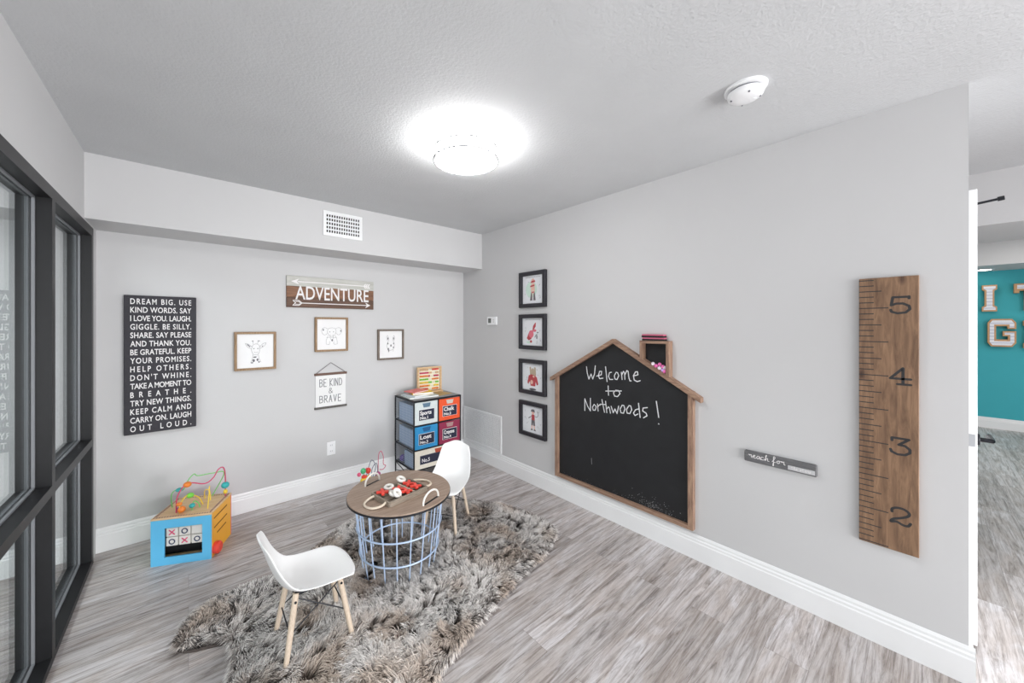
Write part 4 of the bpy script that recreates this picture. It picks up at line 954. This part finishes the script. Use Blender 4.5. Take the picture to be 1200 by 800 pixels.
for k in range(3): m.prism([(0.27+k*0.018, zz), (0.285+k*0.018, zz+0.022), (0.297+k*0.018, zz+0.022), (0.282+k*0.018, zz), (0.297+k*0.018, zz-0.022), (0.285+k*0.018, zz-0.022)], 0.018, 0.0194)
m.build('arrow', m_whitepaint, av)
m = MB(); zz = -0.094
m.stroke([(-0.27, zz), (0.30, zz)], 0.007, 0.018, 0.0192); m.prism([(0.335, zz), (0.288, zz+0.026), (0.302, zz), (0.288, zz-0.026)], 0.018, 0.0194)
m.stroke([(-0.322, zz+0.021), (-0.30, zz), (-0.322, zz-0.021)], 0.006, 0.018, 0.0194)
m.stroke([(-0.322, zz+0.021), (-0.275, zz+0.021), (-0.252, zz), (-0.275, zz-0.021), (-0.322, zz-0.021)], 0.006, 0.018, 0.0194); m.stroke([(-0.30, zz+0.011), (-0.268, zz+0.011)], 0.005, 0.018, 0.0194); m.stroke([(-0.30, zz-0.011), (-0.268, zz-0.011)], 0.005, 0.018, 0.0194)
m.build('arrow', m_whitepaint, av)
def oak_frame(label, x0, x1, z0, z1, strokes, blobs, dark=None):
    hx, hz = (x1-x0)/2, (z1-z0)/2
    t = thing('picture_frame', label, 'framed picture', ((x0+x1)/2, YB, (z0+z1)/2), ROT_B, 'animal sketches in wooden frames')
    b, D = 0.017, 0.028; f = MB()
    f.rbox((-hx, hz-b, 0), (hx, hz, D), 0.002, 1); f.rbox((-hx, -hz, 0), (hx, -hz+b, D), 0.002, 1); f.rbox((-hx, -hz+b-0.002, 0), (-hx+b, hz-b+0.002, D), 0.002, 1); f.rbox((hx-b, -hz+b-0.002, 0), (hx, hz-b+0.002, D), 0.002, 1)
    f.build('frame', dark or m_frame_oak, t)
    pic = MB().box((-hx+b-0.003, -hz+b-0.003, 0.002), (hx-b+0.003, hz-b+0.003, 0.012)).build('print', m_paper, t)
    m = MB()
    for st in strokes: m.stroke([tuple(q)[:2] for q in smooth_path([(a, c, 0) for a, c in st], 4)], 0.0021, 0.012, 0.0126)
    m.build('sketch', m_greyink, pic)
    if blobs:
        m = MB()
        for i, p in enumerate(blobs): m.prism(p, 0.012, 0.0127+0.00003*i)
        m.build('sketch_shading', mat('pencil_shade', rgb(120, 120, 124), 0.85), pic)
oak_frame('light wood framed sketch of a young giraffe, left of the other sketches', 0.266, 0.543, 1.099, 1.397,
    [[(-0.02,0.045),(-0.028,0.01),(-0.02,-0.02),(-0.006,-0.03),(0.012,-0.028),(0.024,-0.01),(0.026,0.02),(0.022,0.045),(0.0,0.055),(-0.02,0.045)], [(-0.022,0.03),(-0.05,0.055),(-0.068,0.058),(-0.052,0.03),(-0.03,0.018)], [(0.026,0.03),(0.05,0.056),(0.07,0.06),(0.055,0.035),(0.028,0.018)],
     [(-0.016,0.055),(-0.02,0.078)], [(0.012,0.055),(0.018,0.078)], [(-0.018,-0.028),(-0.022,-0.06),(-0.034,-0.092)], [(0.018,-0.028),(0.022,-0.06),(0.036,-0.09)], [(-0.012,-0.008),(0.002,-0.014),(0.014,-0.008)], [(-0.01,-0.04),(0.0,-0.045),(0.01,-0.04)]],
    [ell(-0.012,0.018,0.004,0.004,10), ell(0.014,0.018,0.004,0.004,10), [(-0.062,0.054),(-0.04,0.03),(-0.034,0.034),(-0.05,0.052)], [(0.04,0.034),(0.05,0.044),(0.046,0.03)], ell(-0.02,0.078,0.007,0.003,10), ell(0.02,0.078,0.009,0.003,10), ell(-0.014,-0.075,0.009,0.012,10), ell(0.012,-0.07,0.007,0.011,10), ell(-0.006,-0.05,0.012,0.005,10), ell(0.022,-0.088,0.006,0.006,10), ell(-0.024,-0.092,0.008,0.005,10)])
oak_frame('wood framed sketch of an elephant calf, under the plank sign', 0.834, 1.113, 1.219, 1.520,
    [[(-0.03,0.05),(-0.036,0.02),(-0.02,-0.01),(0.0,-0.018),(0.022,-0.01),(0.036,0.02),(0.03,0.05),(0.0,0.058),(-0.03,0.05)], [(-0.034,0.05),(-0.06,0.06),(-0.082,0.045),(-0.08,0.015),(-0.06,-0.005),(-0.034,0.01)], [(0.034,0.05),(0.06,0.06),(0.084,0.045),(0.082,0.015),(0.06,-0.005),(0.036,0.01)],
     [(-0.012,0.0),(-0.012,-0.03),(0.0,-0.055),(0.016,-0.05)], [(0.012,0.0),(0.012,-0.03),(0.016,-0.042)], [(-0.03,-0.012),(-0.045,-0.05),(-0.046,-0.085)], [(0.03,-0.012),(0.045,-0.05),(0.048,-0.085)], [(-0.046,-0.085),(-0.02,-0.088),(-0.018,-0.06)], [(0.048,-0.085),(0.02,-0.088),(0.018,-0.06)], [(-0.042,-0.03),(-0.02,-0.026),(0.03,-0.03),(0.042,-0.026)]],
    [ell(-0.016,0.022,0.004,0.004,10), ell(0.016,0.022,0.004,0.004,10), ell(0.004,-0.052,0.006,0.012,10), ell(-0.07,0.04,0.006,0.009,10), ell(0.078,0.03,0.005,0.009,10)])
oak_frame('wood framed sketch of a long eared animal, right of the other sketches', 1.393, 1.664, 1.114, 1.411,
    [[(-0.03,0.03),(-0.042,0.06),(-0.034,0.09),(-0.022,0.06),(-0.02,0.03)], [(0.02,0.03),(0.022,0.06),(0.034,0.088),(0.04,0.058),(0.03,0.03)], [(-0.03,0.03),(-0.04,-0.01),(-0.03,-0.045),(0.0,-0.058),(0.03,-0.042),(0.038,-0.008),(0.03,0.03)], [(-0.03,-0.045),(-0.022,-0.08)], [(0.028,-0.045),(0.024,-0.07)]],
    [ell(-0.03,0.058,0.006,0.012,10), ell(0.03,0.058,0.005,0.012,10), ell(-0.03,0.01,0.006,0.010,10), ell(0.03,0.008,0.005,0.008,10), ell(0.002,-0.012,0.007,0.012,10), ell(-0.026,-0.045,0.008,0.012,10), ell(0.028,-0.03,0.006,0.008,10), ell(-0.02,-0.062,0.005,0.010,10)],
    wood('brown_grey_frame', [rgb(92, 82, 74), rgb(120, 108, 98), rgb(146, 134, 122)], 1, 14, 10))
kb = thing('hanging_banner', 'small hanging canvas banner lettered BE KIND & BRAVE', 'banner', (0.969, YB, 0.872), ROT_B)
MB().rbox((-0.137, 0.139, 0.0), (0.137, 0.159, 0.016), 0.002, 1).build('top_bar', wood('walnut', [rgb(84, 60, 50), rgb(112, 84, 72), rgb(132, 102, 88)], 0, 14, 10), kb)
MB().rbox((-0.137, -0.154, 0.0), (0.137, -0.135, 0.016), 0.002, 1).build('bottom_bar', wood('dark_grey_bar', [rgb(70, 66, 64), rgb(92, 88, 84), rgb(110, 106, 102)], 0, 14, 10), kb)
MB().box((-0.127, -0.137, 0.006), (0.127, 0.141, 0.009)).build('canvas', mat('white_canvas', rgb(240, 240, 240), 0.85, bump=0.2, bscale=700), kb)
MB().tube([(-0.122, 0.158, 0.008), (0.0, 0.247, 0.004), (0.122, 0.158, 0.008)], 0.0026, 8).build('hanging_cord', m_greyp, kb)
ST = {'B': [[(0,0),(0,1),(.7,.95),(.8,.75),(.6,.55),(0,.5)],[(.6,.55),(.9,.3),(.7,.05),(0,0)]], 'E': [[(.8,1),(0,1),(0,0),(.8,0)],[(0,.52),(.6,.52)]], 'K': [[(0,0),(0,1)],[(.8,1),(0,.45),(.85,0)]], 'I': [[(0,0),(0,1)]],
      'N': [[(0,0),(0,1),(.8,0),(.8,1)]], 'D': [[(0,0),(0,1),(.6,.92),(.85,.5),(.6,.08),(0,0)]], 'R': [[(0,0),(0,1),(.7,.95),(.8,.75),(.6,.52),(0,.5)],[(.3,.5),(.9,0)]], 'A': [[(0,0),(.4,1),(.8,0)],[(.15,.4),(.65,.4)]],
      'V': [[(0,1),(.4,0),(.8,1)]], '&': [[(.85,0),(.2,.7),(.3,1),(.6,.95),(.6,.7),(.1,.3),(.2,0),(.5,0),(.85,.4)]]}
def caps(mb, s, x0, x1, y0, y1, wd):
    wts = [0.5 if c == ' ' else (0.35 if c == 'I' else 1.0) for c in s]; u = (x1-x0)/sum(wts); x = x0
    for c, k in zip(s, wts):
        if c != ' ':
            for st in ST[c]: mb.stroke([(x+a*u*0.75*(1 if c != 'I' else 0), y0+b*(y1-y0)) for a, b in st], wd, 0.009, 0.0096)
        x += u*k
m_gpl = mat('grey_paint_lettering', rgb(120, 122, 126), 0.8)
for a in (('BE KIND', -0.094, 0.106, 0.040, 0.104, 0.0058), ('&', -0.022, 0.032, -0.022, 0.022, 0.0045), ('BRAVE', -0.094, 0.100, -0.100, -0.040, 0.0058)):
    m = MB(); caps(m, *a); m.build('lettering', m_gpl, kb)
ot = thing('power_outlet', 'white wall outlet plate low on the back wall', 'outlet', (0.972, YB, 0.358), ROT_B)
MB().rbox((-0.036, -0.058, 0), (0.036, 0.058, 0.006), 0.003).build('cover_plate', m_white, ot)
for s in (-1, 1):
    q = MB().rbox((-0.017, s*0.026-0.016, 0.005), (0.017, s*0.026+0.016, 0.0075), 0.002, 1).build('socket', m_white, ot)
    MB().box((-0.008, s*0.026-0.004, 0.0074), (-0.0055, s*0.026+0.008, 0.0078)).box((0.0055, s*0.026-0.004, 0.0074), (0.008, s*0.026+0.008, 0.0078)).build('slots', m_slot, q)
vt = thing('air_vent', 'white air vent with a grid of openings high on the soffit', 'air vent', (0.967, YS, 2.259), ROT_B)
vw, vh = 0.155, 0.099; f = MB(); b = 0.022
f.rbox((-vw, vh-b, 0), (vw, vh, 0.009), 0.003, 1); f.rbox((-vw, -vh, 0), (vw, -vh+b, 0.009), 0.003, 1); f.rbox((-vw, -vh+b-0.003, 0), (-vw+b, vh-b+0.003, 0.009), 0.003, 1); f.rbox((vw-b, -vh+b-0.003, 0), (vw, vh-b+0.003, 0.009), 0.003, 1)
f.build('frame', m_trim, vt); MB().box((-vw+b-0.003, -vh+b-0.003, 0), (vw-b+0.003, vh-b+0.003, 0.001)).build('backing', m_dark, vt)
f = MB()
for i in range(15): x = -vw+b+(2*vw-2*b)*i/14; f.box((x-0.0037, -vh+b, 0.002), (x+0.0037, vh-b, 0.006))
f.build('vertical_fins', m_trim, vt); f = MB()
for i in range(6): z = -vh+b+(2*vh-2*b)*i/5; f.box((-vw+b, z-0.0055, 0.003), (vw-b, z+0.0055, 0.0055))
f.build('horizontal_fins', m_trim, vt)

# ================================================================== CEILING
m_ringgrey = mat('brushed_nickel_ring', rgb(120, 120, 122), 0.7)
lm = thing('ceiling_light', 'round flush mount ceiling light with two silver rings, switched on', 'ceiling light', (1.149, 1.578, ZC))
MB().lathe([(0.10, -0.02), (0.155, -0.004), (0.155, 0)], 48).build('base_plate', m_silver, lm)
MB().lathe([(0.001, -0.124), (0.06, -0.122), (0.11, -0.116), (0.145, -0.104), (0.157, -0.090), (0.150, -0.0885)], 64).build('diffuser', emit_mat('lit_diffuser', (1.0, 0.985, 0.96, 1), LAMP_EMIT*1.05), lm)
MB().lathe([(0.150, -0.0885), (0.158, -0.088), (0.160, -0.03), (0.158, -0.018), (0.11, -0.016)], 64).build('side_band', emit_mat('lit_side_band', (1.0, 0.985, 0.96, 1), LAMP_EMIT*0.8), lm)
for z in (-0.042, -0.095): MB().torus(0.1725, 0.0042, 72, 8, Matrix.Translation((0, 0, z))).build('ring', m_ringgrey, lm)
for k in range(3):
    a = 2*PI*k/3+1.0; x, y = 0.1715*math.cos(a), 0.1715*math.sin(a)
    MB().tube([(x, y, -0.097), (x, y, -0.03), (x*0.9, y*0.9, -0.004)], 0.003, 8).build('strut', m_ringgrey, lm)
sd = thing('smoke_detector', 'white round smoke detector on the ceiling toward the right wall', 'smoke detector', (1.764, 0.467, ZC))
MB().lathe([(0.066, -0.012), (0.074, -0.009), (0.075, 0)], 48).build('base', m_white, sd)
MB().lathe([(0.058, -0.0125), (0.058, -0.020)], 48).build('vent_gap', m_slot, sd)
MB().lathe([(0.020, -0.046), (0.048, -0.044), (0.060, -0.036), (0.064, -0.026), (0.064, -0.0195), (0.056, -0.019)], 48).build('cover', m_white, sd)
MB().lathe([(0.012, -0.050), (0.014, -0.045)], 24).build('test_button', m_white, sd, (0.028, -0.018, 0.0035))
for k in range(4):
    a = k*PI/2+0.5; MB().ball((0.050*math.cos(a), 0.050*math.sin(a), -0.0425), 0.004, 8).build('sensor_slot', m_slot, sd)

# ================================================================== LETTERS ON THE TEAL WALL
m_cork = mat('cork_edge', rgb(206, 160, 118), 0.7, var=0.1, vscale=30)
def stripes():
    n = NT('striped_face'); tc = n.n('ShaderNodeTexCoord'); sp_ = n.n('ShaderNodeSeparateXYZ'); n.l(tc.outputs['Object'], sp_.inputs[0])
    mm = n.n('ShaderNodeMath', operation='MULTIPLY'); mm.inputs[1].default_value = 22; n.l(sp_.outputs[1], mm.inputs[0])
    fr_ = n.n('ShaderNodeMath', operation='FRACT'); n.l(mm.outputs[0], fr_.inputs[0])
    r = n.n('ShaderNodeValToRGB'); r.color_ramp.interpolation = 'CONSTANT'; r.color_ramp.elements[0].color = rgb(238, 238, 246); r.color_ramp.elements[1].position = 0.8; r.color_ramp.elements[1].color = rgb(192, 196, 216)
    n.l(fr_.outputs[0], r.inputs['Fac']); n.l(r.outputs['Color'], n.b.inputs['Base Color']); return n.m
m_str = stripes()
def wall_letter(label, y, z, outer, inner):
    t = thing('marquee_letter', label, 'wall letter', (8.713, y, z), ROT_R, 'letters on the teal wall')
    MB().prism(outer, 0, 0.07).build('letter_edge', m_cork, t)
    MB().prism(inner, 0.0705, 0.074).build('letter_face', m_str, t)
def scale(p, sx, sy): return [(x*sx, y*sy) for x, y in p]
I_ = [(-.5,-.5),(.5,-.5),(.5,-.33),(.32,-.28),(.32,.28),(.5,.33),(.5,.5),(-.5,.5),(-.5,.33),(-.32,.28),(-.32,-.28),(-.5,-.33)]
Ii = [(-.40,-.45),(.40,-.45),(.40,-.36),(.20,-.31),(.20,.31),(.40,.36),(.40,.45),(-.40,.45),(-.40,.36),(-.20,.31),(-.20,-.31),(-.40,-.36)]
G_ = [(.5,.14),(.5,.36),(.36,.5),(-.36,.5),(-.5,.36),(-.5,-.36),(-.36,-.5),(.36,-.5),(.5,-.36),(.5,.06),(.04,.06),(.04,-.12),(.22,-.12),(.22,-.24),(-.2,-.24),(-.2,.24),(.2,.24),(.2,.14)]
Gi = [(.43,.19),(.43,.34),(.33,.45),(-.33,.45),(-.43,.34),(-.43,-.34),(-.33,-.45),(.33,-.45),(.43,-.34),(.43,.01),(.10,.01),(.10,-.07),(.29,-.07),(.29,-.30),(-.27,-.30),(-.27,.30),(.27,.30),(.27,.19)]
T_ = [(-.18,-.5),(.18,-.5),(.18,.24),(.34,.24),(.34,.16),(.5,.16),(.5,.5),(-.5,.5),(-.5,.16),(-.34,.16),(-.34,.24),(-.18,.24)]
Ti = [(-.11,-.45),(.11,-.45),(.11,.31),(.41,.31),(.41,.45),(-.41,.45),(-.41,.31),(-.11,.31)]
wall_letter('cork edged letter I high on the teal wall', -0.612, 1.835, scale(I_, 0.125, 0.37), scale(Ii, 0.125, 0.37))
wall_letter('cork edged letter T cut off at the photo edge, upper row', -0.935, 1.835, scale(T_, 0.25, 0.37), scale(Ti, 0.25, 0.37))
wall_letter('cork edged letter G in the lower row of the teal wall', -0.712, 1.350, scale(G_, 0.23, 0.385), scale(Gi, 0.23, 0.385))
wall_letter('cork edged letter mostly hidden behind the door edge, lower row', -0.440, 1.310, scale(I_, 0.125, 0.37), scale(Ii, 0.125, 0.37))
wall_letter('cork edged letter barely showing at the photo edge, lower row', -0.945, 1.330, scale(I_, 0.125, 0.37), scale(Ii, 0.125, 0.37))
